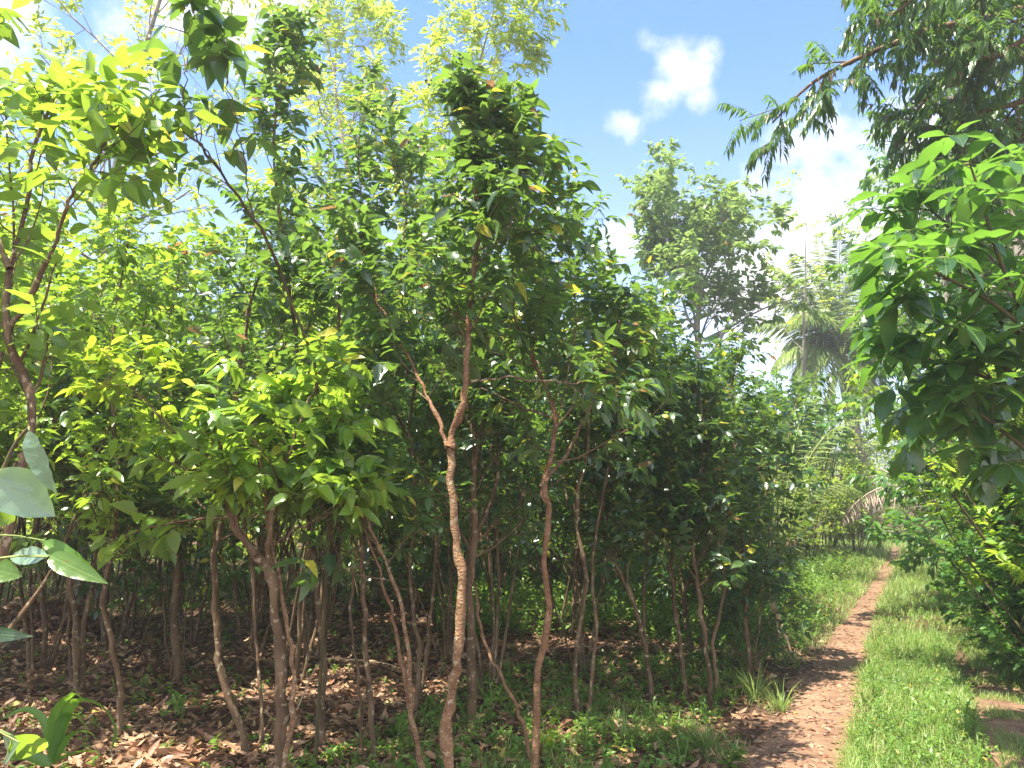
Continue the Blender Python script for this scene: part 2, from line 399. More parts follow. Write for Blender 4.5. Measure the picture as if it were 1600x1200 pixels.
M['bark_red'] = noise_mat('red_bark', [(0.3, (.10, .052, .026)), (.5, (.19, .10, .05)), (.7, (.28, .16, .09))], scale=14, stretch=(1, 1, 1.5), bump=.7, bscale=50, spotc=(.26, .18, .11), spotlvl=.64, spotscale=36)
M['bark_grey'] = noise_mat('grey_bark', [(0.3, (.16, .13, .11)), (.6, (.32, .28, .24))], scale=5, bump=.6)
M['twig'] = noise_mat('twig', [(0.3, (.06, .05, .025)), (.7, (.12, .10, .04))], scale=8, bump=.3)
M['petiole'] = noise_mat('green_stalk', [(0.3, (.16, .22, .06)), (.7, (.26, .32, .08))], scale=8, bump=.1, rough=.5)
M['berry'] = noise_mat('berry', [(0.3, (.012, .012, .03)), (.7, (.03, .03, .05))], scale=8, bump=0, rough=.35)
M['soil'] = noise_mat('forest_soil', [(0.3, (.055, .03, .02)), (.5, (.10, .055, .035)), (.7, (.16, .09, .055))], scale=1.6, detail=10, bump=.9, bdist=.05, bscale=18)
M['path'] = noise_mat('path_earth', [(0.3, (.13, .075, .045)), (.5, (.21, .125, .078)), (.7, (.30, .195, .125))], scale=3.5, detail=10, bump=.9, bdist=.03, bscale=26, spotc=(.16, .085, .06), spotlvl=.6, spotscale=9)
M['wood'] = noise_mat('dead_wood', [(0.3, (.34, .22, .13)), (.7, (.60, .46, .30))], scale=14, stretch=(1, 1, .2), bump=.6)
M['stone'] = noise_mat('clod', [(0.3, (.2, .11, .075)), (.7, (.36, .24, .17))], scale=20, bump=.5)

# ------------------------------------------------------------------ ground and path
def gz(x, y):
    x = np.asarray(x, float); y = np.asarray(y, float)
    b = 0.035 * np.sin(x * 0.9 + 1.3) * np.cos(y * 0.7) + 0.025 * np.sin(x * 2.1 + y * 1.4) + 0.012 * np.sin(x * 5.3 - y * 4.1)
    mound = 0.16 * np.exp(-(((x + 1.0) / 1.6) ** 2 + ((y - 11.5) / 1.3) ** 2))
    return b + mound
# centre line of the trodden path, measured on the photograph
PPX = [(1215, 1290, .42), (1245, 1200, .40), (1285, 1110, .34), (1305, 1050, .32), (1328, 1000, .27), (1355, 950, .22), (1384, 900, .18), (1402, 860, .16), (1416, 830, .15), (1424, 815, .14)]
PC = np.array([[*gnd(a, b)[:2], w] for a, b, w in PPX])
PC = np.vstack([PC, [PC[-1, 0] + 9, PC[-1, 1] + 14, .2]])
def path_x(y): return np.interp(y, PC[:, 1], PC[:, 0])
def path_w(y): return .9 * np.interp(y, PC[:, 1], PC[:, 2])

def build_ground():
    def axis(lo, hi, far, st):
        a = np.arange(lo, hi + st, st); n = 14
        e = np.geomspace(1, far, n)
        return np.concatenate([lo - e[::-1], a, hi + e])
    X = axis(-14, 26, 700, .25); Y = axis(-3, 34, 900, .25)
    gx, gy = np.meshgrid(X, Y); z = gz(gx, gy)
    V = np.stack([gx, gy, z], -1).reshape(-1, 3); nx = len(X)
    i, j = np.meshgrid(np.arange(nx - 1), np.arange(len(Y) - 1))
    a = (j * nx + i).ravel(); mb = MB(); mb.add(V, np.stack([a, a + 1, a + nx + 1, a + nx], -1))
    o = mb.build('ground', M['soil']); tag(o, 'dark brown forest soil under the trees', 'ground', kind='structure')
    rng = np.random.default_rng(5)
    def ribbon(name, f0, f1, y0, y1, lift, lab):
        ys = np.arange(y0, y1, .12); nx = 9
        e0 = np.interp(ys, np.arange(y0, y1 + 1, .35), rng.normal(0, 1, len(np.arange(y0, y1 + 1, .35))))
        e1 = np.interp(ys, np.arange(y0, y1 + 1, .3), rng.normal(0, 1, len(np.arange(y0, y1 + 1, .3))))
        a = f0(ys) - .05 * e0 * np.clip(8 / ys, .3, 1); b = f1(ys) + .05 * e1 * np.clip(8 / ys, .3, 1)
        t = np.linspace(0, 1, nx)[None]
        xx = a[:, None] * (1 - t) + b[:, None] * t; yy = np.broadcast_to(ys[:, None], xx.shape)
        zz = gz(xx, yy) + lift + .004 * np.sin(t * pi) 
        V = np.stack([xx, yy, zz], -1).reshape(-1, 3)
        i, j = np.meshgrid(np.arange(nx - 1), np.arange(len(ys) - 1)); q = (j * nx + i).ravel()
        m = MB(); m.add(V, np.stack([q, q + 1, q + nx + 1, q + nx], -1))
        tag(m.build(name, M['path']), lab, 'path', kind='structure')
    ribbon('path', lambda y: path_x(y) - path_w(y), lambda y: path_x(y) + path_w(y), 2.0, 55, .016, 'narrow trodden reddish earth footpath')
    ribbon('track', lambda y: path_x(y) + 1.18 + .1 * np.sin(y * 1.9), lambda y: path_x(y) + 1.62 + .15 * np.sin(y * 1.3 + 1), 3.0, 7.9, .014, 'second bare earth wheel track beside the grass')
build_ground()

# ------------------------------------------------------------------ cinnamon trees
def crown(rng, P, Rd, t0=.4, n1=12, L1=.75, n2=6, L2=.32, nl=9, leafL=.10, leafW=.045, ang=(25, 65), grav=.35, nseg=4, mat='cinn', prof='ovate',
          top=True, down=.45, flat=.45, t1=.98, root=None, berries=False, taper=.45, bias=None, branch_mat='bark', tws=3):
    b1, r1 = level(rng, P, Rd, n1, t0, t1, L1, ang, n=6, grav=grav, wob=.13, rr=.45, taper=taper, bias=bias, rmin=.003, rmax=.02)
    b2, r2 = level(rng, b1, r1, n2, .2, 1.0, L2, (20, 60), n=4, grav=.15, wob=.12, rr=.5, rmin=.0015, rmax=.005)
    tw, rt = b2, r2
    if top:
        b3, r3 = level(rng, P, Rd, 6, .9, 1.0, L2 * 1.1, (5, 40), n=4, grav=.3, wob=.1, rr=.4, rmin=.0015, rmax=.005)
        tw = np.concatenate([tw, b3]); rt = np.concatenate([rt, r3])
    mb = MB(); tubes(mb, b1, r1, 5); tubes(mb, tw, rt, tws, cap=False)
    mb.build('branches', M[branch_mat], root)
    p, d, u = leaf_sites(rng, tw, rt, nl, down=down, flat=flat)
    keep = rng.uniform(size=len(p)) < .93; p, d, u = p[keep], d[keep], u[keep]
    K = len(p); sz = rng.uniform(.45, 1.25, K)
    lb = MB(); leaves(lb, rng, p, d, u, leafL * sz, leafW * sz * rng.uniform(.9, 1.3, K), droop=rng.normal(.18, .16, K), fold=.16, n=nseg, prof=prof)
    lb.build('crown', M[mat], root)
    if berries: berry_clusters(rng, tw, rt, root)
    return K

def icos():
    t = (1 + 5 ** .5) / 2
    v = nrmz(np.array([(-1, t, 0), (1, t, 0), (-1, -t, 0), (1, -t, 0), (0, -1, t), (0, 1, t), (0, -1, -t), (0, 1, -t), (t, 0, -1), (t, 0, 1), (-t, 0, -1), (-t, 0, 1)], float))
    f = np.array([(0, 11, 5), (0, 5, 1), (0, 1, 7), (0, 7, 10), (0, 10, 11), (1, 5, 9), (5, 11, 4), (11, 10, 2), (10, 7, 6), (7, 1, 8), (3, 9, 4), (3, 4, 2), (3, 2, 6), (3, 6, 8), (3, 8, 9), (4, 9, 5), (2, 4, 11), (6, 2, 10), (8, 6, 7), (9, 8, 1)])
    return v, f
IV, IF = icos()
def balls(mb, pos, r, mat=0, sc=(1, 1, 1)):
    K = len(pos); r = np.broadcast_to(np.asarray(r, float), (K,))
    V = pos[:, None] + IV[None] * r[:, None, None] * np.array(sc)
    f = (IF[None] + (np.arange(K) * 12)[:, None, None]).reshape(-1, 3); mb.add(V.reshape(-1, 3), f, mat=mat)
def berry_clusters(rng, tw, rt, root, k=14):
    idx = np.argsort(-tw[:, -1, 2])[:k * 3]; idx = rng.choice(idx, k, replace=False)
    for g in np.array_split(idx[:9], 9):
        mb = MB()
        st, sr = level(rng, tw[g], rt[g], 1, .8, 1.0, .10, (10, 50), n=4, grav=.3, wob=.1, rmin=.0022)
        tubes(mb, st, sr, 3, cap=False)
        s2, q2 = level(rng, st, sr, 7, .3, 1.0, .025, (40, 80), n=3, rmin=.0014)
        tubes(mb, s2, q2, 3, cap=False); balls(mb, s2[:, -1], .0055, 1, (1, 1, 1.3))
        mb.build('berry_cluster', [M['petiole'], M['berry']], root)

SHORT = {11: 'mottled stem', 12: 'wavy stem', 14: 'crossing stems', 15: 'whitish stem', 16: 'leaning stem', 17: 'S curved stem', 18: 'bundled stems', 19: 'lone trunk', 24: 'low forked stem', 25: 'straight stem', 27: 'leafy corner tree'}
HERO_PX = {}
def hero(label, Y, stems, seed, crown_kw=(), cat='tree', name='cinnamon_tree', mats=None, group='cinnamon trees of the plantation', lean=0.15):
    """stems: list of (pixel polyline bottom to top, base radius, top radius, [depth offset])"""
    rng = np.random.default_rng(seed)
    b = at(*stems[0][0][0], Y + (stems[0][3][0] if len(stems[0]) > 3 else 0)); base = np.array([b[0], b[1], float(gz(b[0], b[1]))])
    root = thing(name, label, cat, tuple(base), group=group)
    if seed in SHORT: HERO_PX[seed] = stems[0][0][0][0]
    P = []; Rd = []
    for k, st in enumerate(stems):
        pts, r0, r1 = st[:3]; off = st[3] if len(st) > 3 else (0, 0)
        ys = np.linspace(Y + off[0], Y + off[1], len(pts)) + rng.normal(0, .02, len(pts))
        w = np.array([at(a, c, y) for (a, c), y in zip(pts, ys)])
        if w[0, 2] < .25 or pts[0][1] > 1150:      # run the stem into the ground
            gx = w[0] - (w[1] - w[0]) * .5; w = np.vstack([[w[0, 0] + (w[0, 0] - w[1, 0]) * .4, w[0, 1], float(gz(w[0, 0], w[0, 1])) - .05], w]) if w[0, 2] > .03 else w
            if w[0, 2] > -.05: w[0, 2] = float(gz(w[0, 0], w[0, 1])) - .05
        w = smooth_line(w - base, 30)
        w[1:] += rng.normal(0, .006, (29, 3))
        rr = np.linspace(0, 1, 30); rad = r0 * (1 - rr) ** .8 + r1 * (1 - (1 - rr) ** .8)
        rad = rad * (1 + .10 * rng.normal(size=30)) * (.62 if seed == 15 else .50 if seed == 11 else .58); rad[rng.integers(3, 26, 3)] *= 1.28; rad[0] *= 1.7; rad[1] *= 1.2
        mb = MB(); tubes(mb, w[None], rad[None], 10)
        mb.build('stem', M[(mats or ['bark'] * 9)[k]], root)
        P.append(w); Rd.append(rad)
    P = np.array(P); Rd = np.array(Rd)
    for kw in (crown_kw if isinstance(crown_kw, (list, tuple)) else [crown_kw]):
        kw = dict(kw); sel = kw.pop('stems', None)
        crown(rng, P if sel is None else P[sel], Rd if sel is None else Rd[sel], root=root, **kw)
    return root

def plain_cinnamon(seed, H, nst, low, dens=1.0, label='', leafm='cinn_far', nseg=3):
    rng = np.random.default_rng(seed)
    root = thing('cinnamon_tree', label, 'tree', (0, 0, 0), group='cinnamon trees of the plantation')
    P = []; Rd = []
    for k in range(nst):
        az = 2 * pi * k / nst + rng.uniform(-.6, .6); n = 14; p = np.array([cos(az) * .07, sin(az) * .07, -.05]); pts = [p.copy()]
        d = np.array([cos(az) * .22, sin(az) * .22, 1.0]); h = H * rng.uniform(.75, 1.05) / (n - 1)
        for i in range(n - 1):
            d = nrmz(d + rng.normal(0, .11, 3) * [1, 1, .3] + [0, 0, .12]); p = p + d * h; pts.append(p.copy())
        w = smooth_line(pts, 22); r0 = rng.uniform(.010, .026); rad = r0 * np.linspace(1, .22, 22) * (1 + .07 * rng.normal(size=22)); rad[0] *= 1.7; rad[rng.integers(2, 18, 2)] *= 1.3
        mb = MB(); tubes(mb, w[None], rad[None], 7); mb.build('stem', M['bark'], root)
        P.append(w); Rd.append(rad)
    crown(rng, np.array(P), np.array(Rd), t0=low, n1=int(46 * dens / nst), L1=.85, n2=7, L2=.35, nl=9, leafL=.115, leafW=.055, nseg=nseg, mat=leafm, root=root, grav=.3, tws=3)
    return root

KW = dict(t0=.45)
hero('tall cinnamon tree, pale mottled crooked stem turning reddish above, dark pointed top with berry stalks', 3.9,
     [([(702, 1215), (700, 1130), (705, 1080), (715, 1030), (718, 960), (722, 900), (712, 850), (706, 780), (702, 700)], .054, .038),
      ([(703, 700), (708, 672), (722, 640), (728, 590), (731, 520), (738, 440), (744, 370), (746, 280), (740, 200), (732, 135)], .040, .008),
      ([(702, 700), (690, 668), (668, 620), (640, 560), (610, 510), (580, 440), (560, 360)], .022, .006, (0, .4)),
      ([(728, 598), (790, 590), (860, 597), (925, 598), (970, 615)], .011, .004, (0, -.2)),
      ([(742, 420), (790, 360), (812, 300), (815, 220)], .014, .005, (0, .1))], 11,
     [dict(stems=[1], t0=.38, n1=26, L1=.48, n2=6, L2=.22, nl=8, leafL=.105, leafW=.042, berries=True, taper=.85),
      dict(stems=[2, 4], t0=.25, n1=14, L1=.5, n2=6, L2=.25, nl=9, leafL=.105, leafW=.042),
      dict(stems=[3], t0=.5, n1=5, L1=.3, n2=4, L2=.2, nl=7, leafL=.10, leafW=.042)],
     mats=['bark_pale', 'bark_red', 'bark_red', 'bark', 'bark'])
hero('cinnamon tree with a wavy red brown stem, just right of the pale mottled stem', 4.5,
     [([(835, 1200), (840, 1130), (838, 1060), (852, 1000), (858, 950), (850, 880), (857, 800), (846, 762), (865, 700), (868, 650), (850, 600), (828, 555), (808, 510), (800, 420), (805, 330), (815, 250)], .040, .008),
      ([(846, 762), (890, 700), (930, 620), (955, 560), (965, 520), (970, 480)], .018, .005, (0, .3))], 12,
     [dict(stems=[0], t0=.52, n1=22, L1=.75, n2=7, L2=.27, nl=9, leafL=.105, leafW=.043, taper=.55), dict(stems=[1], t0=.4, n1=12, L1=.55, n2=6, L2=.25, nl=8, leafL=.105, leafW=.043)], mats=['bark_red', 'bark'])
hero('dark upright cinnamon tree with a slender leaning side stem, behind the pale mottled stem', 5.4,
     [([(737, 1105), (735, 1000), (734, 900), (742, 840), (738, 760), (742, 690), (725, 600), (700, 500), (690, 400)], .055, .012),
      ([(828, 1192), (815, 1120), (785, 1065), (755, 1000), (745, 930), (735, 880)], .022, .014, (-.7, 0)),
      ([(742, 840), (775, 760), (778, 680), (790, 600), (800, 480)], .026, .01, (0, .3))], 13,
     [dict(stems=[0, 2], t0=.35, n1=18, L1=.8, n2=7, L2=.3, nl=9, leafL=.10, leafW=.045)], mats=['bark', 'bark_red', 'bark'])
hero('cinnamon tree of two thin stems crossing near the ground, one tan and one red', 4.3,
     [([(662, 1205), (645, 1130), (640, 1060), (632, 980), (620, 920), (600, 870), (575, 815), (560, 740), (540, 660)], .028, .006),
      ([(650, 1150), (637, 1100), (628, 1030), (612, 960), (590, 880), (560, 800), (530, 730), (500, 650)], .020, .005, (0, .1))], 14,
     [dict(t0=.58, n1=10, L1=.5, n2=5, L2=.24, nl=8, leafL=.12, leafW=.05)], mats=['bark_pale', 'bark_red'])
hero('forked brown cinnamon tree with a thin whitish stem and a low spray of broad leaves', 4.1,
     [([(438, 1205), (440, 1100), (435, 1000), (425, 920), (414, 880), (385, 850), (360, 800), (346, 720), (336, 670)], .050, .022),
      ([(444, 1200), (458, 1110), (456, 1040), (448, 970), (436, 900), (424, 850), (415, 790), (410, 700), (430, 640)], .021, .012, (-.08, .1)),
      ([(416, 885), (424, 820), (440, 740), (470, 660), (500, 580)], .026, .008, (0, -.1)),
      ([(424, 850), (480, 820), (520, 800), (545, 770)], .010, .005, (0, -.1)),
      ([(400, 868), (330, 760), (250, 650), (170, 575)], .016, .005, (0, .2))], 15,
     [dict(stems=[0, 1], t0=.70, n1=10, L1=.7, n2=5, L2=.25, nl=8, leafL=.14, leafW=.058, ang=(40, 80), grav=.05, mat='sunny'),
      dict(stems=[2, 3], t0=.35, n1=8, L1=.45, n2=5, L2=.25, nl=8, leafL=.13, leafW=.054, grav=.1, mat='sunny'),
      dict(stems=[4], t0=.6, n1=8, L1=.32, n2=4, L2=.2, nl=7, leafL=.10, leafW=.05, mat='young', grav=.0, ang=(40, 80))], mats=['bark', 'bark_pale', 'bark', 'bark', 'bark'])  # last spray: sunlight put into its brighter leaf colour
hero('cinnamon tree with a thick stem leaning left near the ground, left of the whitish stem', 4.9,
     [([(392, 1195), (372, 1125), (345, 1050), (340, 1000), (335, 940), (335, 880), (348, 800), (355, 700), (370, 600), (390, 480), (420, 380)], .046, .010),
      ([(412, 1190), (408, 1100), (400, 1000), (395, 900), (380, 800), (360, 700), (330, 560)], .022, .008, (.2, .6))], 16,
     [dict(t0=.5, n1=16, L1=.75, n2=6, L2=.3, nl=9, leafL=.105, leafW=.045)], mats=['bark', 'bark'])
hero('cinnamon tree with a single S curved slim brown stem beside the strap leaved plant', 5.2,
     [([(188, 1158), (187, 1100), (184, 1040), (170, 985), (163, 930), (172, 870), (185, 780), (180, 680), (170, 560), (190, 430), (210, 300)], .032, .009)], 17,
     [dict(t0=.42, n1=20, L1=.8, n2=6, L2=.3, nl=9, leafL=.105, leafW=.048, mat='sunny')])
hero('cinnamon tree of dark stems bundled together at the base, left of the S curved stem', 6.2,
     [([(120, 1085), (118, 980), (104, 860), (100, 760), (80, 640), (60, 500)], .052, .012),
      ([(128, 1085), (132, 980), (150, 860), (150, 740), (140, 600), (150, 460)], .045, .012, (.05, .2)),
      ([(112, 1080), (108, 960), (120, 850), (128, 760), (120, 600)], .030, .010, (.1, -.3))], 18,
     [dict(t0=.45, n1=14, L1=.9, n2=6, L2=.32, nl=9, leafL=.11, leafW=.05)])
hero('straight stout dark cinnamon trunk standing alone in open leaf litter, thin shoots at its foot', 6.7,
     [([(278, 1062), (274, 960), (279, 870), (270, 790), (262, 700), (258, 560), (280, 420)], .060, .014),
      ([(286, 1058), (290, 960), (305, 880), (318, 800)], .014, .006, (.1, .2)),
      ([(268, 1050), (256, 950), (262, 850), (248, 740)], .016, .008, (.1, .2))], 19,
     [dict(t0=.45, n1=14, L1=.9, n2=6, L2=.32, nl=9, leafL=.11, leafW=.05)])
hero('cinnamon tree of two upright thin brown stems between the whitish stem and the crossing pair', 4.9,
     [([(586, 1180), (580, 1100), (572, 1000), (566, 900), (560, 800), (540, 640), (530, 480), (540, 350)], .034, .008),
      ([(566, 1165), (560, 1060), (548, 960), (555, 850), (520, 740), (490, 600)], .020, .008, (.1, .3))], 20,
     [dict(t0=.55, n1=16, L1=.75, n2=6, L2=.3, nl=9, leafL=.105, leafW=.045)])
hero('tall cinnamon tree whose slim leafy tip stands out against the cloud at upper left', 5.2,
     [([(500, 1190), (505, 1040), (492, 900), (480, 800), (470, 640), (455, 460), (435, 330), (428, 200), (440, 110), (450, 40)], .034, .006)], 21,
     [dict(t0=.45, n1=30, L1=.7, n2=6, L2=.27, nl=9, leafL=.10, leafW=.042, taper=.75)])
hero('near cinnamon tree with large yellow green leaves and curved brown trunk at the left edge', 3.3,
     [([(-60, 1300), (-20, 1000), (20, 800), (44, 680), (38, 590), (12, 520), (15, 420), (40, 320), (60, 220), (90, 130)], .040, .010),
      ([(12, 520), (80, 400), (110, 310), (150, 250), (180, 190)], .018, .006, (0, -.3)),
      ([(15, 420), (-40, 280), (-70, 160), (-60, 60)], .018, .006, (0, .3))], 22,
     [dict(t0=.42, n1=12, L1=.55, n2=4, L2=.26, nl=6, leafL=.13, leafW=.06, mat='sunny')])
hero('cinnamon sapling leaning left with a loose shoot of big drooping leaves against the sky', 3.2,
     [([(490, 1190), (505, 1000), (512, 760), (492, 580), (452, 460), (395, 335), (335, 255), (290, 205)], .020, .008, (1.6, 0)),
      ([(335, 255), (292, 190), (290, 130), (297, 60), (305, 10)], .006, .003, (0, 0)),
      ([(395, 335), (380, 240), (360, 150), (350, 70)], .006, .003, (0, .1))], 23,
     [dict(stems=[1, 2], t0=.1, n1=5, L1=.26, n2=1, L2=.14, nl=4, leafL=.19, leafW=.075, down=.9, grav=-.1),
      dict(stems=[0], t0=.55, n1=5, L1=.35, n2=3, L2=.2, nl=5, leafL=.12, leafW=.05, top=False)], mats=['twig', 'twig', 'twig'])
hero('cinnamon tree with a dark stem leaning left from a low fork, right of centre', 6.3,
     [([(1022, 1090), (1008, 1010), (988, 935), (962, 880), (945, 820), (950, 720), (970, 600)], .036, .010),
      ([(1012, 1030), (1005, 940), (1010, 850), (1000, 760), (1020, 640), (1010, 500)], .024, .008, (0, .3))], 24,
     [dict(t0=.35, n1=18, L1=.75, n2=7, L2=.3, nl=9, leafL=.095, leafW=.042)])
hero('cinnamon tree with a straight brown stem, third from the earth path at the plantation corner', 6.4,
     [([(1070, 1082), (1062, 1000), (1050, 900), (1052, 800), (1040, 680), (1050, 560)], .032, .010)], 25,
     [dict(t0=.3, n1=22, L1=.7, n2=7, L2=.3, nl=9, leafL=.095, leafW=.042)])
hero('cinnamon tree of two wavy stems rising from one foot beside the reddish path', 6.3,
     [([(1112, 1088), (1102, 1000), (1086, 890), (1082, 800), (1100, 700), (1090, 600)], .034, .010),
      ([(1122, 1088), (1116, 1010), (1132, 910), (1120, 840), (1100, 780), (1130, 660)], .026, .010, (0, .2))], 26,
     [dict(t0=.32, n1=18, L1=.65, n2=7, L2=.3, nl=9, leafL=.095, leafW=.042)])
hero('dark dense cinnamon tree leafy down to its knee, standing nearest the path bank', 6.9,
     [([(1172, 1045), (1165, 960), (1160, 860), (1150, 760), (1145, 640), (1150, 540)], .036, .010),
      ([(1180, 1040), (1190, 940), (1200, 850), (1205, 760), (1190, 660)], .018, .007, (.1, .2))], 27,
     [dict(t0=.16, n1=24, L1=.6, n2=7, L2=.3, nl=9, leafL=.09, leafW=.042)])

hero('slender cinnamon tree behind the crossing stems, its crown joining the mottled stem on the left', 5.9,
     [([(648, 1125), (655, 1020), (640, 900), (650, 800), (640, 680), (650, 560), (625, 430), (635, 330), (625, 250)], .030, .008),
      ([(655, 1120), (668, 1000), (680, 880), (672, 760), (600, 600), (575, 450), (565, 330), (560, 215)], .024, .008, (.1, .3))], 28,
     [dict(t0=.45, n1=24, L1=1.0, n2=7, L2=.3, nl=9, leafL=.105, leafW=.045)])
hero('slender cinnamon tree behind the wavy stem, its crown sloping down to the right', 5.8,
     [([(905, 1125), (900, 1020), (915, 900), (900, 800), (920, 680), (900, 560), (900, 470), (890, 400), (880, 365)], .030, .008),
      ([(915, 1125), (930, 1000), (925, 880), (945, 760), (975, 660), (990, 580), (1000, 510)], .024, .008, (.1, .3))], 29,
     [dict(t0=.42, n1=24, L1=.75, n2=7, L2=.3, nl=9, leafL=.10, leafW=.043)])
VARS = []
rng0 = np.random.default_rng(77)
specs = [(101, 4.8, 5, .34), (102, 4.4, 4, .36), (103, 5.2, 5, .38), (104, 4.2, 5, .30), (105, 4.7, 4, .38)]
EDGE = [(111, 3.6, 4, .12), (112, 3.2, 4, .10), (113, 4.2, 5, .16)]
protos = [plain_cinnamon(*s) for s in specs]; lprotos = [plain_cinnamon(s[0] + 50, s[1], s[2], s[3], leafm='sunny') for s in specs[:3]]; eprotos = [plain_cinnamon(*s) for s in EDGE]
used = set(); PLACED = []
def skyline(px): return float(np.interp(px, [-200, 0, 380, 430, 560, 640, 740, 850, 950, 1100, 1250], [120, 150, 170, 140, 240, 285, 280, 330, 430, 470, 520]))
def place_cinn(pool, x, y, s, lab):
    i = int(rng0.integers(len(pool))); p = pool[i]
    top = EYE + (770 - skyline(800 + x / y * F)) / F * y
    s = min(s, max(.62, top / (max(v[2] for v in [c.bound_box[6] for c in p.children])))); rz = rng0.uniform(0, 2 * pi); loc = (x, y, float(gz(x, y)))
    if p.name not in used:
        used.add(p.name); p.location = loc; p.rotation_euler = (0, 0, rz); p.scale = (s, s, s); p['label'] = lab; o = p
    else: o = dup(p, loc, rz, s, lab)
    PLACED.append(o); return o
def edge_x(y): return path_x(y) - np.interp(y, [6, 8, 11, 14, 20], [1.05, 1.25, 2.0, 2.6, 3.1])
# rows of the plantation behind the nearest trees
def plantation():
    y = 6.4; row = 0
    while y < 16.5:
        x = edge_x(y) - .25; first = True
        while x > -.72 * y - 2.2:
            xx = x + rng0.normal(0, .16); yy = y + rng0.normal(0, .2)
            px = 800 + xx / yy * F
            near_hero = yy < 7.6 and (940 < px < 1230 or 60 < px < 330)
            openf = yy < 8.2 and 150 < px < 700
            if not near_hero and not (openf and rng0.uniform() < .2):
                if first:
                    place_cinn(eprotos, xx, yy, rng0.uniform(.85, 1.1), 'cinnamon tree in the row along the path, leafy almost to the ground')
                else:
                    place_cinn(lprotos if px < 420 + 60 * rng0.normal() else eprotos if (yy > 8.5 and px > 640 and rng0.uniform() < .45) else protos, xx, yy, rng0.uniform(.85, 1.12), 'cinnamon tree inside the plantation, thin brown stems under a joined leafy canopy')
            first = False
            x -= rng0.uniform(1.05, 1.4)
        y += 1.2; row += 1
plantation()
# left flank nearer the camera and out to the side
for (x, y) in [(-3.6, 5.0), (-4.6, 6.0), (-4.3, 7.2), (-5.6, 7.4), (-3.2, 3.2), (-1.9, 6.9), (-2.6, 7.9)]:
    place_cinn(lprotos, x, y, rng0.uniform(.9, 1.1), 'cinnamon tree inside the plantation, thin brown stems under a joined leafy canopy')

ORD = ['nearest', 'second', 'third', 'fourth', 'fifth', 'sixth', 'seventh', 'eighth', 'ninth', 'tenth', 'eleventh', 'twelfth', 'thirteenth', 'fourteenth', 'fifteenth', 'sixteenth', 'seventeenth', 'eighteenth', 'nineteenth', 'twentieth', 'twenty first', 'twenty second', 'twenty third', 'twenty fourth', 'twenty fifth', 'twenty sixth', 'twenty seventh', 'twenty eighth', 'twenty ninth', 'thirtieth', 'thirty first', 'thirty second', 'thirty third', 'thirty fourth']
def name_rest():
    # every tree behind is told apart by the gap between near stems it is seen in and its rank backwards
    hp = sorted((px, SHORT[k]) for k, px in HERO_PX.items()); bins = {}
    for o in PLACED:
        x, y = o.location.x, o.location.y; px = 800 + x / y * F
        if 'row along' in o['label']: key = 'edge'
        else: key = sum(px > h[0] for h in hp)
        bins.setdefault(key, []).append((y, o))
    for key, lst in bins.items():
        for i, (y, o) in enumerate(sorted(lst, key=lambda t: t[0])):
            w = ORD[min(i, 33)]
            if key == 'edge': o['label'] = w + ' cinnamon tree back in the low leafy row along the path'
            elif key == 0: o['label'] = w + ' cinnamon tree back at the left edge, left of the ' + hp[0][1]
            elif key == len(hp): o['label'] = w + ' cinnamon tree back, just right of the ' + hp[-1][1]
            else: o['label'] = '%s cinnamon tree back in the gap between the %s and the %s' % (w, hp[key - 1][1], hp[key][1])
name_rest()

# ------------------------------------------------------------------ other trees
def tree(name, label, cat, base, H, seed, trunk_r, lv, leaf, barkm='bark_grey', leafm='broad', limbs=1, wob=.05, lean=(0, 0), group=None, t_trunk=1.0, sides=8):
    """lv: list of dict for level(); the last level carries leaves. leaf: dict(n, L, W, nseg, prof, down)"""
    rng = np.random.default_rng(seed); root = thing(name, label, cat, (base[0], base[1], float(gz(base[0], base[1]))), group=group)
    P = []; Rd = []
    for k in range(limbs):
        n = 14; d = nrmz(np.array([lean[0], lean[1], 1.0]) + rng.normal(0, .1, 3) * (k > 0)); p = np.array([0, 0, -.1]) + rng.normal(0, .15, 3) * [1, 1, 0] * (k > 0); pts = [p]
        for i in range(n - 1):
            d = nrmz(d + rng.normal(0, wob, 3) * [1, 1, .2]); p = p + d * H / (n - 1); pts.append(p)
        w = smooth_line(pts, 20); P.append(w); Rd.append(trunk_r * np.linspace(1, .06, 20)); Rd[-1][0] *= 1.3
    P = np.array(P); Rd = np.array(Rd); mb = MB(); tubes(mb, P, Rd, sides); mb.build('trunk', M[barkm], root)
    bm = MB(); a, r = P, Rd; last = None
    for q in lv:
        q = dict(q); a, r = level(rng, a, r, **q); tubes(bm, a, r, 4 if len(a) < 400 else 3, cap=False)
    bm.build('branches', M[barkm], root)
    leaf = dict(leaf); cnt = leaf.pop('n'); down = leaf.pop('down', .3); flat = leaf.pop('flat', .5); t0 = leaf.pop('t0', .15)
    p, d, u = leaf_sites(rng, a, r, cnt, t0=t0, down=down, flat=flat, spread=leaf.pop('spread', .9)); K = len(p); sz = rng.uniform(.6, 1.2, K)
    L = leaf.pop('L'); Wd = leaf.pop('W'); lb = MB()
    leaves(lb, rng, p, d, u, L * sz, Wd * sz, droop=rng.uniform(0, .3, K), n=leaf.pop('nseg', 2), prof=leaf.pop('prof', 'ellip'))
    lb.build('crown', M[leafm], root)
    return root
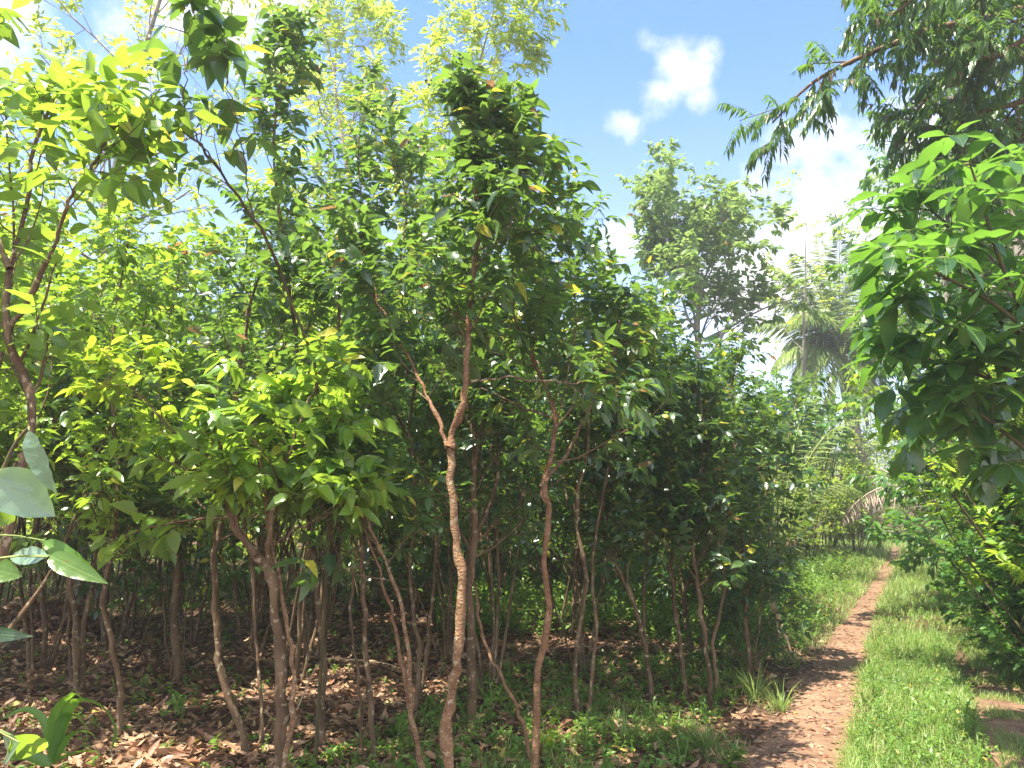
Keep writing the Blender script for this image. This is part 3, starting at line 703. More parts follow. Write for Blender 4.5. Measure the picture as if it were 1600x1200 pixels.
def bush(name, label, base, rad, H, seed, leafm='shrub', nst=9, L=.09, W=.045, n2=7, n3=5, nl=6, nseg=2, prof='ovate', group=None, cat='shrub', down=.3, ang=(20, 55), bias=None, low=.15):
    rng = np.random.default_rng(seed); root = thing(name, label, cat, (base[0], base[1], float(gz(base[0], base[1]))), group=group)
    P = np.zeros((nst, 8, 3)); d = np.zeros((nst, 3))
    for k in range(nst):
        az = 2 * pi * k / nst + rng.uniform(-.4, .4); e = rng.uniform(.1, 1.0) * rad / H
        d[k] = nrmz(np.array([cos(az) * e, sin(az) * e, 1.0]))
        P[k, 0] = [cos(az) * rad * .12, sin(az) * rad * .12, -.05]
    d = nrmz(d)
    for j in range(1, 8):
        d = nrmz(d + rng.normal(0, .1, d.shape)); P[:, j] = P[:, j - 1] + d * H * rng.uniform(.8, 1.1, (nst, 1)) / 7 * .92
    Rd = np.linspace(1, .3, 8)[None] * np.full((nst, 1), max(.008, .006 * H)); mb = MB(); tubes(mb, P, Rd, 5)
    b1, r1 = level(rng, P, Rd, n2, low, 1.0, rad * .75, ang, n=5, grav=.1, taper=.35, bias=bias); b2, r2 = level(rng, b1, r1, n3, .2, 1.0, rad * .3, (20, 60), n=4)
    tubes(mb, b1, r1, 3, cap=False); tubes(mb, b2, r2, 3, cap=False); mb.build('stems', M['twig'], root)
    p, dd, u = leaf_sites(rng, b2, r2, nl, down=down); K = len(p); sz = rng.uniform(.6, 1.2, K); lb = MB()
    leaves(lb, rng, p, dd, u, L * sz, W * sz, droop=rng.uniform(0, .3, K), n=nseg, prof=prof); lb.build('foliage', M[leafm], root)
    return root

# tall pale feathery tree behind the plantation, left of centre
b = at(575, 900, 13.5)
tree('tall_tree', 'tall slender airy tree of pale yellow green tufts, left of the pointed cinnamon top', 'tree', (b[0], b[1]), 12.5, 31, .12,
     [dict(count=34, t0=.14, t1=1, L=2.3, ang=(25, 60), n=7, grav=.5, wob=.1, rr=.4), dict(count=8, t0=.25, t1=1, L=1.1, ang=(20, 55), n=5, wob=.14), dict(count=4, t0=.4, t1=1, L=.45, ang=(15, 50), n=4)],
     dict(n=11, L=.21, W=.062, nseg=2, prof='lance', t0=.3), leafm='pale', limbs=1)
b = at(628, 900, 13.0)
tree('tall_tree', 'leaning airy pale tree whose tufted crown reaches furthest right into the blue sky', 'tree', (b[0], b[1]), 11.0, 32, .10,
     [dict(count=34, t0=.14, t1=1, L=1.9, ang=(25, 60), n=7, grav=.5, wob=.1, rr=.4), dict(count=8, t0=.25, t1=1, L=.9, ang=(20, 55), n=5, wob=.14), dict(count=4, t0=.4, t1=1, L=.42, ang=(15, 50), n=4)],
     dict(n=11, L=.21, W=.062, nseg=2, prof='lance', t0=.3), leafm='pale', lean=(.02, 0))
b = at(120, 900, 11)
tree('tall_tree', 'tall pale yellow leaved tree behind the canopy in the top left corner', 'tree', (b[0], b[1]), 10.5, 33, .12,
     [dict(count=22, t0=.35, t1=1, L=2.4, ang=(25, 65), n=7, grav=.3, wob=.1, rr=.4), dict(count=7, t0=.25, t1=1, L=1.0, ang=(20, 55), n=5, wob=.14), dict(count=4, t0=.3, t1=1, L=.4, ang=(15, 50), n=4)],
     dict(n=8, L=.15, W=.055, nseg=2, prof='ovate', t0=.2), leafm='pale')
# round crowned tree in the middle distance
b = at(1110, 800, 20)
tree('broadleaf_tree', 'round crowned tree of pale green leaf clusters before the white cloud, right of centre', 'tree', (b[0], b[1]), 9.3, 34, .17,
     [dict(count=20, t0=.5, t1=1, L=2.6, ang=(30, 70), n=7, grav=.4, wob=.13, rr=.5), dict(count=9, t0=.25, t1=1, L=1.2, ang=(25, 60), n=5, wob=.16), dict(count=6, t0=.3, t1=1, L=.55, ang=(15, 55), n=4)],
     dict(n=9, L=.24, W=.12, nseg=2, prof='obov', t0=.4), leafm='broad')
b = at(1252, 760, 24)
tree('thin_tree', 'thin nearly bare pinkish tree rising against the white cloud above the palm', 'tree', (b[0], b[1]), 10.4, 35, .10,
     [dict(count=7, t0=.55, t1=.98, L=2.0, ang=(25, 55), n=7, grav=.5, wob=.1, rr=.5), dict(count=4, t0=.3, t1=1, L=.9, ang=(25, 60), n=5, wob=.16), dict(count=3, t0=.5, t1=1, L=.4, ang=(15, 55), n=4)],
     dict(n=4, L=.2, W=.09, nseg=2, prof='obov', t0=.6), leafm='pale')
b = at(1480, 780, 21)
tree('broadleaf_tree', 'yellow green tree whose rounded top rises behind the overhanging branch, upper right', 'tree', (b[0], b[1]), 10.2, 36, .15,
     [dict(count=13, t0=.5, t1=1, L=2.7, ang=(25, 65), n=7, grav=.4, wob=.13, rr=.5), dict(count=8, t0=.25, t1=1, L=1.2, ang=(25, 60), n=5, wob=.16), dict(count=5, t0=.3, t1=1, L=.5, ang=(15, 55), n=4)],
     dict(n=9, L=.18, W=.08, nseg=2, prof='obov', t0=.3), leafm='broad')

# ------------------------------------------------------------------ palms
def frond(rng, mb, mat_r, mat_l, base, d0, length, sag, nleaf=55, lmax=.7, lw=.035, hang=.5, nseg=3, r=.02, pts=None, side=None):
    n = 16
    if pts is None:
        p = np.array(base, float); d = nrmz(np.array(d0, float)); P = [p.copy()]
        for i in range(n - 1):
            d = nrmz(d + np.array([0, 0, -sag / n]) * (1 + i * .12)); p = p + d * length / (n - 1); P.append(p.copy())
        P = np.array(P)
    else: P = smooth_line(pts, n)
    Rr = r * np.linspace(1, .2, n)
    tubes(mb, P[None], Rr[None], 5, mat=mat_r)
    t = np.linspace(.12, .995, nleaf)[None]; t = t + rng.uniform(-.004, .004, t.shape)
    pp, T, _ = sample(P[None], Rr[None], t); pp = pp[0]; T = T[0]
    up = np.array([0, 0, 1.0]); sd = nrmz(np.cross(T, up))
    ln = lmax * np.sin(pi * np.clip(t[0], .05, .97) ** .75) ** .6
    for s in ((-1, 1) if side is None else (side,)):
        dd = T * .55 + sd * s * .85 + np.array([0, 0, -hang]) * rng.uniform(.5, 1.4, (nleaf, 1)) + rng.normal(0, .07, (nleaf, 3))
        upv = nrmz(np.cross(sd * s, T) * s) * 0 + np.array([0, 0, 1.0]) + sd * s * .5
        leaves(mb, rng, pp, dd, upv, ln * rng.uniform(.85, 1.1, nleaf), lw, droop=rng.uniform(.1, .4, nleaf), fold=.3, n=nseg, prof='strap', wave=.0, mat=mat_l)
def palm():
    rng = np.random.default_rng(41); Y = 27
    top = at(1315, 560, Y); foot = at(1352, 790, Y)
    root = thing('coconut_palm', 'coconut palm with grey trunk and pale fronds spreading over the end of the path', 'palm tree', (foot[0], foot[1], float(gz(foot[0], foot[1]))))
    o = np.array(root.location)
    w = smooth_line([(0, 0, -.1), (.1, 0, 1.5), (-.2, 0, 3.2), (top[0] - o[0] + .1, 0, top[2] - o[2] - .6), tuple(top - o)], 24); rad = np.linspace(.33, .2, 24) * (1 + .04 * np.sin(np.arange(24) * 2.4))
    mb = MB(); tubes(mb, w[None], rad[None], 12); mb.build('trunk', M['bark_grey'], root)
    k = 0
    # (target pixel of the tip, sag)
    for (px, py, dy, sag) in [(1195, 470, 0, .9), (1230, 400, .5, .8), (1285, 380, .6, .5), (1310, 385, -.6, .6), (1345, 395, .5, .7), (1400, 420, 0, .8), (1440, 470, .4, 1.0), (1455, 560, -.5, 1.4),
                              (1225, 560, -1.4, 1.6), (1270, 640, -2.2, 2.0), (1350, 640, -2.3, 2.0), (1400, 620, 1, 2.0), (1250, 440, -1.8, 1.2), (1370, 450, -1.8, 1.2), (1300, 420, 2, .9), (1380, 500, 2, 1.2), (1215, 430, 1, .9), (1260, 395, -1, .7), (1325, 380, 1, .5), (1375, 400, -.8, .7), (1425, 440, 1, .9), (1240, 500, 1, 1.4), (1200, 520, -.5, 1.3), (1400, 520, -1.5, 1.5)]:
        tip = at(px, py, Y + dy) - o; b0 = top - o; v = tip - b0; Ln = max(np.linalg.norm(v) * 1.1, 2.6)
        d0 = nrmz(v) + np.array([0, 0, sag * .42])
        mb = MB(); frond(rng, mb, 0, 1, b0, d0, Ln, sag, nleaf=80, lmax=1.15, lw=.09, hang=.35 + .2 * (py > 500), nseg=3, r=.035)
        mb.build('frond', [M['petiole'], M['palm']], root)
    # old dry fronds hanging beside the trunk
    for (dx, dy) in [(-.8, -.4), (.5, -.5), (.1, -.8)]:
        mb = MB(); frond(rng, mb, 0, 0, top - o + [0, 0, -.2], (dx, dy, .1), 2.6, 5.0, nleaf=45, lmax=.8, lw=.05, hang=1.6, nseg=3, r=.03)
        mb.build('dry_frond', [M['dry']], root)
palm()
def young_palm():
    rng = np.random.default_rng(42); Y = 13.5; b = at(1190, 870, Y)
    root = thing('young_palm', 'young palm with long arching fronds rising out of the hedge below the coconut palm', 'palm tree', (b[0] + .3, b[1], float(gz(b[0], b[1]))))
    o = np.array(root.location)
    for (px, py, dy, sag) in [(1130, 640, 0, 1.0), (1285, 610, .3, 1.2), (1300, 680, .5, 1.5), (1255, 570, .8, .9), (1210, 590, -.6, .8), (1160, 570, .4, 1.0)]:
        tip = at(px, py, Y + dy) - o; b0 = np.array([0, 0, .3]); v = tip - b0; Ln = np.linalg.norm(v) * 1.08
        mb = MB(); frond(rng, mb, 0, 1, b0, nrmz(v) + np.array([0, 0, sag * .45]), Ln, sag, nleaf=48, lmax=.5, lw=.03, hang=.3, nseg=3, r=.02)
        mb.build('frond', [M['petiole'], M['palm']], root)
young_palm()
def fallen_frond():
    rng = np.random.default_rng(43); Y = 14.6
    pts = [at(1464, 838, Y), at(1452, 795, Y), at(1434, 770, Y), at(1402, 758, Y), at(1368, 765, Y), at(1338, 785, Y - .2), at(1316, 815, Y - .4)]
    o = pts[0].copy(); o[2] = float(gz(o[0], o[1]))
    root = thing('fallen_palm_frond', 'dry brown palm frond arching down across the far end of the path', 'palm frond', tuple(o))
    mb = MB(); frond(rng, mb, 0, 1, None, None, 0, 0, nleaf=60, lmax=.7, lw=.028, hang=.75, r=.025, pts=[p - o for p in pts])
    mb.build('leaflets', [M['dry'], M['dry']], root)
fallen_frond()

# ------------------------------------------------------------------ shrubs round the far end of the path
def farbush(label, px, py, Y, rad, H, seed, **k):
    b = at(px, py, Y); return bush(k.pop('name', 'shrub'), label, (b[0], b[1]), rad, H, seed, **k)
farbush('dome of dark climbing vine smothering a stump in front of the coconut palm', 1250, 800, 19, 1.1, 4.8, 51, name='vine_mound', leafm='vine', L=.16, W=.13, nst=14, low=.6, ang=(50, 110), n2=9)
farbush('bright yellow green bush glowing beside the dry frond', 1330, 800, 18.5, 1.0, 2.3, 52, leafm='lime', L=.15, W=.06, nst=11)
farbush('sunlit yellow green shrub leaning over the grass left of the path end', 1255, 830, 17, 1.0, 2.3, 53, leafm='shrub', L=.11, W=.05, nst=12)
farbush('tall sunlit shrub with small light leaves left of the coconut trunk', 1285, 800, 21, 1.5, 4.2, 54, leafm='shrub', L=.13, W=.06, nst=14)
farbush('rounded grey green shrub standing behind the dry frond', 1400, 790, 46, 3.6, 7.0, 55, leafm='broad', L=.24, W=.11, nst=15)
farbush('shaded grey green shrub right under the coconut trunk', 1318, 780, 26, 1.7, 4.0, 56, leafm='broad', L=.14, W=.06, nst=14)
farbush('light green bushy shrub with orange tips right of the coconut trunk', 1455, 780, 44, 3.6, 8.5, 57, leafm='shrub', L=.26, W=.12, nst=14)
farbush('low leafy shrub at the right shoulder of the path end', 1470, 810, 19, 1.3, 2.6, 58, leafm='vine', L=.12, W=.06, nst=12)
# far wood closing the view
def far_wood():
    rng = np.random.default_rng(61); lb = MB(); tb = MB()
    K = 330; ang = rng.uniform(-50, 46, K); Y = rng.uniform(27, 44, K); 
    x = np.tan(np.radians(ang)) * Y; H = rng.uniform(3.2, 6.5, K)
    keep = ~((x > 8.0) & (x < 13) & (Y < 29)) & (np.abs(x - path_x(Y)) > 2.0)
    x, Y, H = x[keep], Y[keep], H[keep]; K = len(x)
    P = np.zeros((K, 5, 3)); P[:, :, 0] = x[:, None]; P[:, :, 1] = Y[:, None]; P[:, :, 2] = np.linspace(0, .8, 5)[None] * H[:, None]; P[:, 1:] += rng.normal(0, .15, (K, 4, 3))
    Rd = np.linspace(.09, .03, 5)[None].repeat(K, 0); tubes(tb, P, Rd, 5, mat=1)
    b1, r1 = level(rng, P, Rd, 9, .1, 1, 1.5, (30, 80), n=4, grav=.2); b2, r2 = level(rng, b1, r1, 5, .2, 1, .7, (20, 60), n=3); tubes(tb, b1, r1, 3, mat=1, cap=False)
    p, d, u = leaf_sites(rng, b2, r2, 9); n = len(p); sz = rng.uniform(.6, 1.2, n); leaves(tb, rng, p, d, u, .26 * sz, .13 * sz, n=2, wave=0)
    o = tb.build('far_wood', [M['shrub'], M['bark_grey']]); tag(o, 'far wood of light green scrub and trees closing the view', 'woodland', kind='stuff')
far_wood()
# sunlit thicket directly behind the plantation
def thicket():
    rng = np.random.default_rng(62); tb = MB(); K = 220
    x = rng.uniform(-18, 6.5, K); Y = 17.6 + rng.uniform(0, 4.5, K) + np.abs(x) * .05; H = rng.uniform(1.0, 2.6, K)
    P = np.zeros((K, 5, 3)); P[:, :, 0] = x[:, None]; P[:, :, 1] = Y[:, None]; P[:, :, 2] = np.linspace(0, .9, 5)[None] * H[:, None]; P[:, 1:] += rng.normal(0, .1, (K, 4, 3))
    Rd = np.linspace(.03, .01, 5)[None].repeat(K, 0); tubes(tb, P, Rd, 4, mat=1)
    b1, r1 = level(rng, P, Rd, 9, .05, 1, .8, (30, 80), n=4, grav=.2); b2, r2 = level(rng, b1, r1, 5, .2, 1, .4, (20, 60), n=3); tubes(tb, b1, r1, 3, mat=1, cap=False)
    p, d, u = leaf_sites(rng, b2, r2, 7); n = len(p); sz = rng.uniform(.6, 1.2, n); leaves(tb, rng, p, d, u, .17 * sz, .08 * sz, n=2, wave=0)
    o = tb.build('thicket', [M['shrub'], M['twig']]); tag(o, 'sunlit yellow green undergrowth glowing behind the plantation stems', 'undergrowth', kind='stuff')
thicket()

# ------------------------------------------------------------------ right hand side
def overhang():
    """big tree right of the frame whose branches of drooping pinnate leaves reach over the path"""
    rng = np.random.default_rng(71); base = np.array([6.1, 7.4, 0.0]); base[2] = float(gz(base[0], base[1]))
    root = thing('overhanging_tree', 'big tree at upper right, its branches of drooping feather leaves hanging over the path', 'tree', tuple(base))
    w = smooth_line([(0, 0, -.1), (.1, .1, 1.6), (-.1, 0, 3.0), (0, -.2, 4.4), (-.1, 0, 6.2), (.2, 0, 7.6)], 24); rad = np.linspace(.2, .07, 24)
    mb = MB(); tubes(mb, w[None], rad[None], 10); mb.build('trunk', M['bark_grey'], root)
    limbs = [[(1640, 60), (1560, 90), (1450, 112), (1370, 140), (1300, 170), (1240, 205), (1185, 262)],
             [(1620, 10), (1500, 30), (1420, 60), (1370, 95)], [(1640, -40), (1500, -30), (1380, -20), (1290, -10)],
             [(1640, 140), (1560, 170), (1480, 195), (1420, 230), (1390, 290)], [(1640, 200), (1570, 230), (1500, 250), (1440, 300)],
             [(1640, -10), (1560, 30), (1500, 80), (1440, 60)], [(1640, 100), (1580, 130), (1530, 160), (1480, 150)], [(1640, 60), (1600, 20), (1540, -20), (1450, -40)],
             [(1640, 250), (1590, 280), (1540, 300), (1500, 350)]]
    P = []; Rd = []
    for k, l in enumerate(limbs):
        Y = 6.4 + [0, -.5, .3, .6, .2, .9, -.3, .5, .8][k]; q = [at(a + 22, b - 70, Y) - base for a, b in l]
        zt = q[0][2]; hub = np.array([w[np.argmin(abs(w[:, 2] - zt + .5))][0], w[np.argmin(abs(w[:, 2] - zt + .5))][1], zt - .4]); q = [hub] + q
        P.append(smooth_line(q, 20)); Rd.append(np.linspace(.05, .009, 20))
    P = np.array(P); Rd = np.array(Rd); mb = MB(); tubes(mb, P, Rd, 6)
    b1, r1 = level(rng, P, Rd, 12, .25, 1, .55, (25, 75), n=6, grav=-.1, wob=.1, rr=.5, taper=.3); tubes(mb, b1, r1, 4); mb.build('branches', M['bark'], root)
    src = np.concatenate([b1, P[:, -6:]]); sr = np.concatenate([r1, Rd[:, -6:]])
    f, fr = level(rng, src, sr, 5, .1, 1.0, .45, (30, 80), n=7, grav=-.75, wob=.05, rr=.4, rmin=.002, rmax=.003)
    fb = MB(); tubes(fb, f, fr, 3, mat=1, cap=False)
    nl = 11; t = np.broadcast_to(np.linspace(.12, .98, nl)[None], (len(f), nl)); p, T, _ = sample(f, fr, t)
    sd = nrmz(np.cross(T, np.array([0, 0, 1.0]) + rng.normal(0, .05, T.shape)))
    for s in (-1, 1):
        d = T * .45 + sd * s * .6 + np.array([0, 0, -.55]) + rng.normal(0, .1, T.shape); K = len(f) * nl
        leaves(fb, rng, p.reshape(-1, 3), d.reshape(-1, 3), (np.array([0, 0, 1.0]) + sd * s * .4).reshape(-1, 3), .13 * rng.uniform(.7, 1.15, K), .034 * rng.uniform(.8, 1.2, K), droop=rng.uniform(.1, .4, K), n=3, prof='lance')
    fb.build('crown', [M['pinn'], M['twig']], root)
    # darker mass near the trunk
    return root
overhang()
# more of that tree's crown close to the frame edge
def dark_tree(label, base, H, seed, t0=.3, L=1.5):
    return tree('shade_tree', label, 'tree', base, H, seed, .14,
                [dict(count=24, t0=t0, t1=1, L=L, ang=(30, 75), n=6, grav=.1, wob=.12, rr=.5), dict(count=7, t0=.2, t1=1, L=.7, ang=(25, 60), n=5, grav=-.2), dict(count=5, t0=.2, t1=1, L=.3, ang=(20, 60), n=4, grav=-.4)],
                dict(n=8, L=.16, W=.052, nseg=3, prof='lance', down=.7), leafm='pinn')
dark_tree('dense dark tree filling the top right corner behind the feather leaved branches', (5.9, 8.4), 7.8, 72, t0=.12)
dark_tree('dark tree with small hanging leaves behind the broad leaved bush at the right edge', (7.6, 11.3), 8.0, 73, t0=.08)
dark_tree('shaded tree further along the right side of the path, above the shrubs', (10.4, 15.5), 7.6, 74, t0=.06, L=2.0)

tree('shade_tree', 'leafy tree standing behind the broad leaved shrub, closing the gap above the right bank', 'tree', (.60 * 10.3, 10.3), 6.2, 75, .09,
     [dict(count=26, t0=.12, t1=1, L=1.5, ang=(40, 80), n=6, grav=.1, wob=.12, rr=.4), dict(count=7, t0=.2, t1=1, L=.7, ang=(25, 60), n=5, grav=-.2), dict(count=5, t0=.2, t1=1, L=.3, ang=(20, 60), n=4, grav=-.4)],
     dict(n=8, L=.15, W=.06, nseg=3, prof='ovate', down=.6), leafm='vine')
tree('shade_tree', 'bright leaved tree on the right bank, its crown seen under the overhanging branches', 'tree', (.605 * 13, 13), 5.6, 76, .09,
     [dict(count=26, t0=.12, t1=1, L=1.6, ang=(40, 80), n=6, grav=.1, wob=.12, rr=.4), dict(count=7, t0=.2, t1=1, L=.7, ang=(25, 60), n=5, grav=-.2), dict(count=5, t0=.2, t1=1, L=.3, ang=(20, 60), n=4, grav=-.4)],
     dict(n=8, L=.16, W=.07, nseg=2, prof='ovate', down=.6), leafm='broad')
def broadleaf_bush():
    """large leaves in fans of five on long stalks"""
    rng = np.random.default_rng(81); base = np.array([3.95, 4.6, 0]); base[2] = float(gz(base[0], base[1]))
    root = thing('broadleaf_shrub', 'tall shrub at the right edge with big glossy bright green leaves in drooping fans', 'shrub', tuple(base))
    Y = 4.3
    hub = [[(1680, 900), (1660, 700), (1610, 520), (1560, 400), (1530, 300), (1515, 255)],
           [(1690, 900), (1680, 700), (1640, 560), (1560, 480), (1470, 430), (1400, 400)],
           [(1690, 950), (1680, 760), (1620, 640), (1540, 590), (1450, 560), (1400, 540)],
           [(1700, 900), (1700, 600), (1660, 420), (1620, 320), (1600, 230)],
           [(1700, 900), (1690, 700), (1600, 600), (1500, 520), (1420, 480), (1385, 455)],
           [(1700, 950), (1690, 800), (1620, 720), (1550, 660), (1490, 620)],
           [(1700, 900), (1640, 560), (1560, 500), (1470, 340), (1400, 330)]]
    P = []; Rd = []
    for k, l in enumerate(hub):
        yy = Y + [0, -.1, .3, .5, .2, .1, .35][k]; q = [at(a, b, yy) - base for a, b in l]; q = [np.array([0, 0, -.05])] + q
        P.append(smooth_line(q, 20)); Rd.append(np.linspace(.025, .005, 20))
    P = np.array(P); Rd = np.array(Rd); mb = MB(); tubes(mb, P, Rd, 6)
    b1, r1 = level(rng, P, Rd, 15, .42, 1.0, .26, (30, 80), n=5, grav=.1, rr=.5, rmin=.003, rmax=.005, taper=.2); tubes(mb, b1, r1, 4); mb.build('stems', M['twig'], root)
    tips = np.concatenate([b1[:, -1], P[:, -1]]); td = np.concatenate([nrmz(b1[:, -1] - b1[:, -2]), nrmz(P[:, -1] - P[:, -2])])
    lb = MB(); n = 6
    for i in range(n):
        az = 2 * pi * i / n + rng.normal(0, .25, len(tips)) + 1.0
        h = np.stack([np.cos(az), np.sin(az), rng.uniform(-.75, .1, len(tips))], -1); d = nrmz(h + td * .35)
        K = len(tips); L = .24 * rng.uniform(.6, 1.15, K)
        pet = np.stack([tips, tips + d * .035], 1); tubes(lb, pet, np.full((K, 2), .002), 3, mat=1, cap=False)
        leaves(lb, rng, tips + d * .035, d, np.array([0, 0, 1.0]) + rng.normal(0, .2, (K, 3)), L, L * .42, droop=rng.uniform(.1, .5, K), fold=.12, n=6, prof='ellip')
    lb.build('foliage', [M['big'], M['petiole']], root)
broadleaf_bush()
def fishtail():
    rng = np.random.default_rng(82); base = np.array([4.3, 5.6, 0]); base[2] = float(gz(base[0], base[1]))
    root = thing('fishtail_palm', 'low palm with ragged silvery wedge shaped leaflets hanging from arching stalks at the right edge', 'palm tree', tuple(base))
    Y = 5.0
    for l in [[(1660, 760), (1600, 650), (1520, 625), (1440, 660), (1415, 700)], [(1680, 720), (1620, 600), (1560, 590), (1500, 640)], [(1680, 800), (1620, 700), (1560, 690), (1530, 740)],
              [(1680, 560), (1620, 520), (1540, 530), (1450, 600), (1400, 650)]]:
        pts = [np.array([0, 0, 0])] + [at(a, b, Y + rng.uniform(-.3, .3)) - base for a, b in l]; P = smooth_line(pts, 20); r = np.linspace(.014, .004, 20)
        mb = MB(); tubes(mb, P[None], r[None], 5, mat=1)
        k = 12; t = np.linspace(.5, 1, k)[None]; p, T, _ = sample(P[None], r[None], t); p, T = p[0], T[0]; sd = nrmz(np.cross(T, [0, 0, 1.0]))
        for s in (-1, 1):
            d = T * .5 + sd * s * .5 + np.array([0, 0, -.8]) + rng.normal(0, .15, (k, 3))
            leaves(mb, rng, p, d, sd * s + np.array([0, -.8, .6]) + rng.normal(0, .3, (k, 3)), .2 * rng.uniform(.6, 1.2, k), .13 * rng.uniform(.7, 1.2, k), droop=.2, fold=.1, n=6, prof='obov', wave=.015, jag=.28)
        mb.build('frond', [M['fish'], M['petiole']], root)
fishtail()
lab_r = ['leafy vine covered shrub nearest the camera on the right bank', 'shrub with small paired leaflets on the right bank above the bare wheel track', 'dense dark green shrub behind the wheel track', 'fine leaved shrub on the right bank halfway along the path',
         'glossy dark shrub on the right bank below the overhanging tree', 'shrub hanging toward the grass where the path narrows', 'tall mixed thicket shrub on the right under the fishtail leaves', 'tall mid green shrub at the bottom right edge beside the wheel track', 'shrub at the far right shoulder where the path turns',
         'lime green shrub lit by the sun at the right edge of the picture', 'leafy shrub just behind the tall mid green shrub of the wheel track', 'dark shrub on the right bank just before the path end', 'lighter green shrub beside the path end on the right',
         'tall dark bush behind the first row of the right bank', 'tall lighter bush under the shaded tree on the right']
for k, (px, y, rad, H, lm, L, Wd, pf) in enumerate([(1592, 6.6, .55, 1.15, 'vine', .08, .04, 'ovate'), (1590, 7.8, .8, 1.7, 'vine', .10, .032, 'lance'), (1560, 8.9, .8, 1.7, 'vine', .09, .04, 'ovate'), (1600, 9.8, 1.1, 2.6, 'pinn', .11, .05, 'ovate'),
                                   (1585, 10.8, 1.0, 2.0, 'vine', .10, .05, 'ovate'), (1590, 12.6, 1.1, 2.2, 'vine', .10, .035, 'lance'), (1625, 7.2, .8, 2.6, 'vine', .11, .05, 'ovate'), (1655, 5.9, .6, 2.3, 'vine', .09, .042, 'ovate'), (1540, 20.0, 1.5, 3.2, 'vine', .14, .06, 'ovate'),
                                   (1648, 6.0, .65, 3.3, 'lime', .10, .045, 'ovate'), (1600, 6.9, .75, 2.5, 'vine', .10, .045, 'ovate'), (1585, 14.6, 1.2, 2.6, 'pinn', .12, .06, 'ovate'), (1560, 17.0, 1.4, 3.0, 'shrub', .12, .06, 'ovate'), (1600, 13.0, 1.7, 4.2, 'pinn', .13, .06, 'ovate'), (1590, 17.5, 2.0, 5.0, 'shrub', .15, .07, 'ovate')]):
    bush('shrub', lab_r[k], ((px - 800) / F * y, y), rad, H, 90 + k, leafm=lm, nst=14, L=L, W=Wd, prof=pf, nl=9, group='shrubs of the right bank', low=.3 if lm == 'lime' else .12, nseg=3 if y < 8 else 2)

# ------------------------------------------------------------------ floor: litter, grass, herbs
def band(rng, K, y0, y1, x0f, x1f, power=1.6):
    """points with density falling with distance"""
    u = rng.uniform(0, 1, K); y = (y0 ** (1 - power) + u * (y1 ** (1 - power) - y0 ** (1 - power))) ** (1 / (1 - power)) if power != 1 else y0 * (y1 / y0) ** u
    a, b = x0f(y), x1f(y); x = a + (b - a) * rng.uniform(0, 1, K); return x, y
def litter():
    rng = np.random.default_rng(3); mb = MB()
    x, y = band(rng, 42000, 3.0, 19, lambda y: -.74 * y - .6, lambda y: np.minimum(path_x(y) - .35, .75 * y), 1.25)
    den = .5 + .5 * np.sin(x * 1.7 + y) * np.cos(y * 1.3 - x * .6); off = x - (path_x(y) - 1.6)
    keep = (rng.uniform(size=len(x)) < np.clip(.55 + .6 * den, 0, 1)) & ((off < 0) | (rng.uniform(size=len(x)) < .35)); x, y = x[keep], y[keep]; K = len(x)
    p = np.stack([x, y, gz(x, y) + rng.uniform(.004, .035, K)], -1); az = rng.uniform(0, 2 * pi, K)
    d = np.stack([np.cos(az), np.sin(az), rng.normal(0, .22, K)], -1); up = np.array([0, 0, 1.0]) + rng.normal(0, .38, (K, 3)) ; flip = np.where(rng.uniform(size=K) < .5, 1, -1)[:, None]
    L = rng.uniform(.04, .125, K); leaves(mb, rng, p, d, up * flip, L, L * rng.uniform(.35, .5, K), droop=rng.uniform(-.35, .35, K), fold=.35, n=3, wave=.05)
    x, y = band(rng, 1300, 4.5, 20, lambda y: path_x(y) - path_w(y), lambda y: path_x(y) + path_w(y), 1.3); K = len(x)
    p = np.stack([x, y, gz(x, y) + .024], -1); az = rng.uniform(0, 2 * pi, K); L = rng.uniform(.02, .07, K)
    leaves(mb, rng, p, np.stack([np.cos(az), np.sin(az), np.zeros(K)], -1), np.array([0, 0, 1.0]) + rng.normal(0, .2, (K, 3)), L, L * .4, droop=.1, n=3)
    tag(mb.build('leaf_litter', M['litter']), 'carpet of brown fallen leaves under the cinnamon trees', 'leaf litter', kind='stuff')
    tb = MB(); K = 700; x, y = band(rng, K, 3.5, 15, lambda y: -.72 * y, lambda y: path_x(y) - .4, 1.3); az = rng.uniform(0, 2 * pi, K); L = rng.uniform(.08, .4, K)
    a = np.stack([x, y, gz(x, y) + .02], -1); dd = np.stack([np.cos(az), np.sin(az), rng.uniform(-.05, .15, K)], -1)
    P = a[:, None] + dd[:, None] * (np.linspace(0, 1, 4)[None, :, None] * L[:, None, None]) + rng.normal(0, .006, (K, 4, 3)); tubes(tb, P, np.full((K, 4), .003) * rng.uniform(.5, 1.8, (K, 1)), 4)
    tag(tb.build('fallen_twigs', M['bark']), 'thin dead twigs scattered through the leaf litter', 'twigs', kind='stuff')
    cb = MB(); K = 2600; x, y = band(rng, K, 4.3, 25, lambda y: path_x(y) - path_w(y) * 1.1, lambda y: path_x(y) + path_w(y) * 1.1, 1.3); balls(cb, np.stack([x, y, gz(x, y) + .02], -1), rng.uniform(.003, .014, K), sc=(1.2, 1, .6))
    tag(cb.build('clods', M['stone'], smooth=False), 'small clods of reddish earth along the path', 'clods', kind='stuff')
litter()
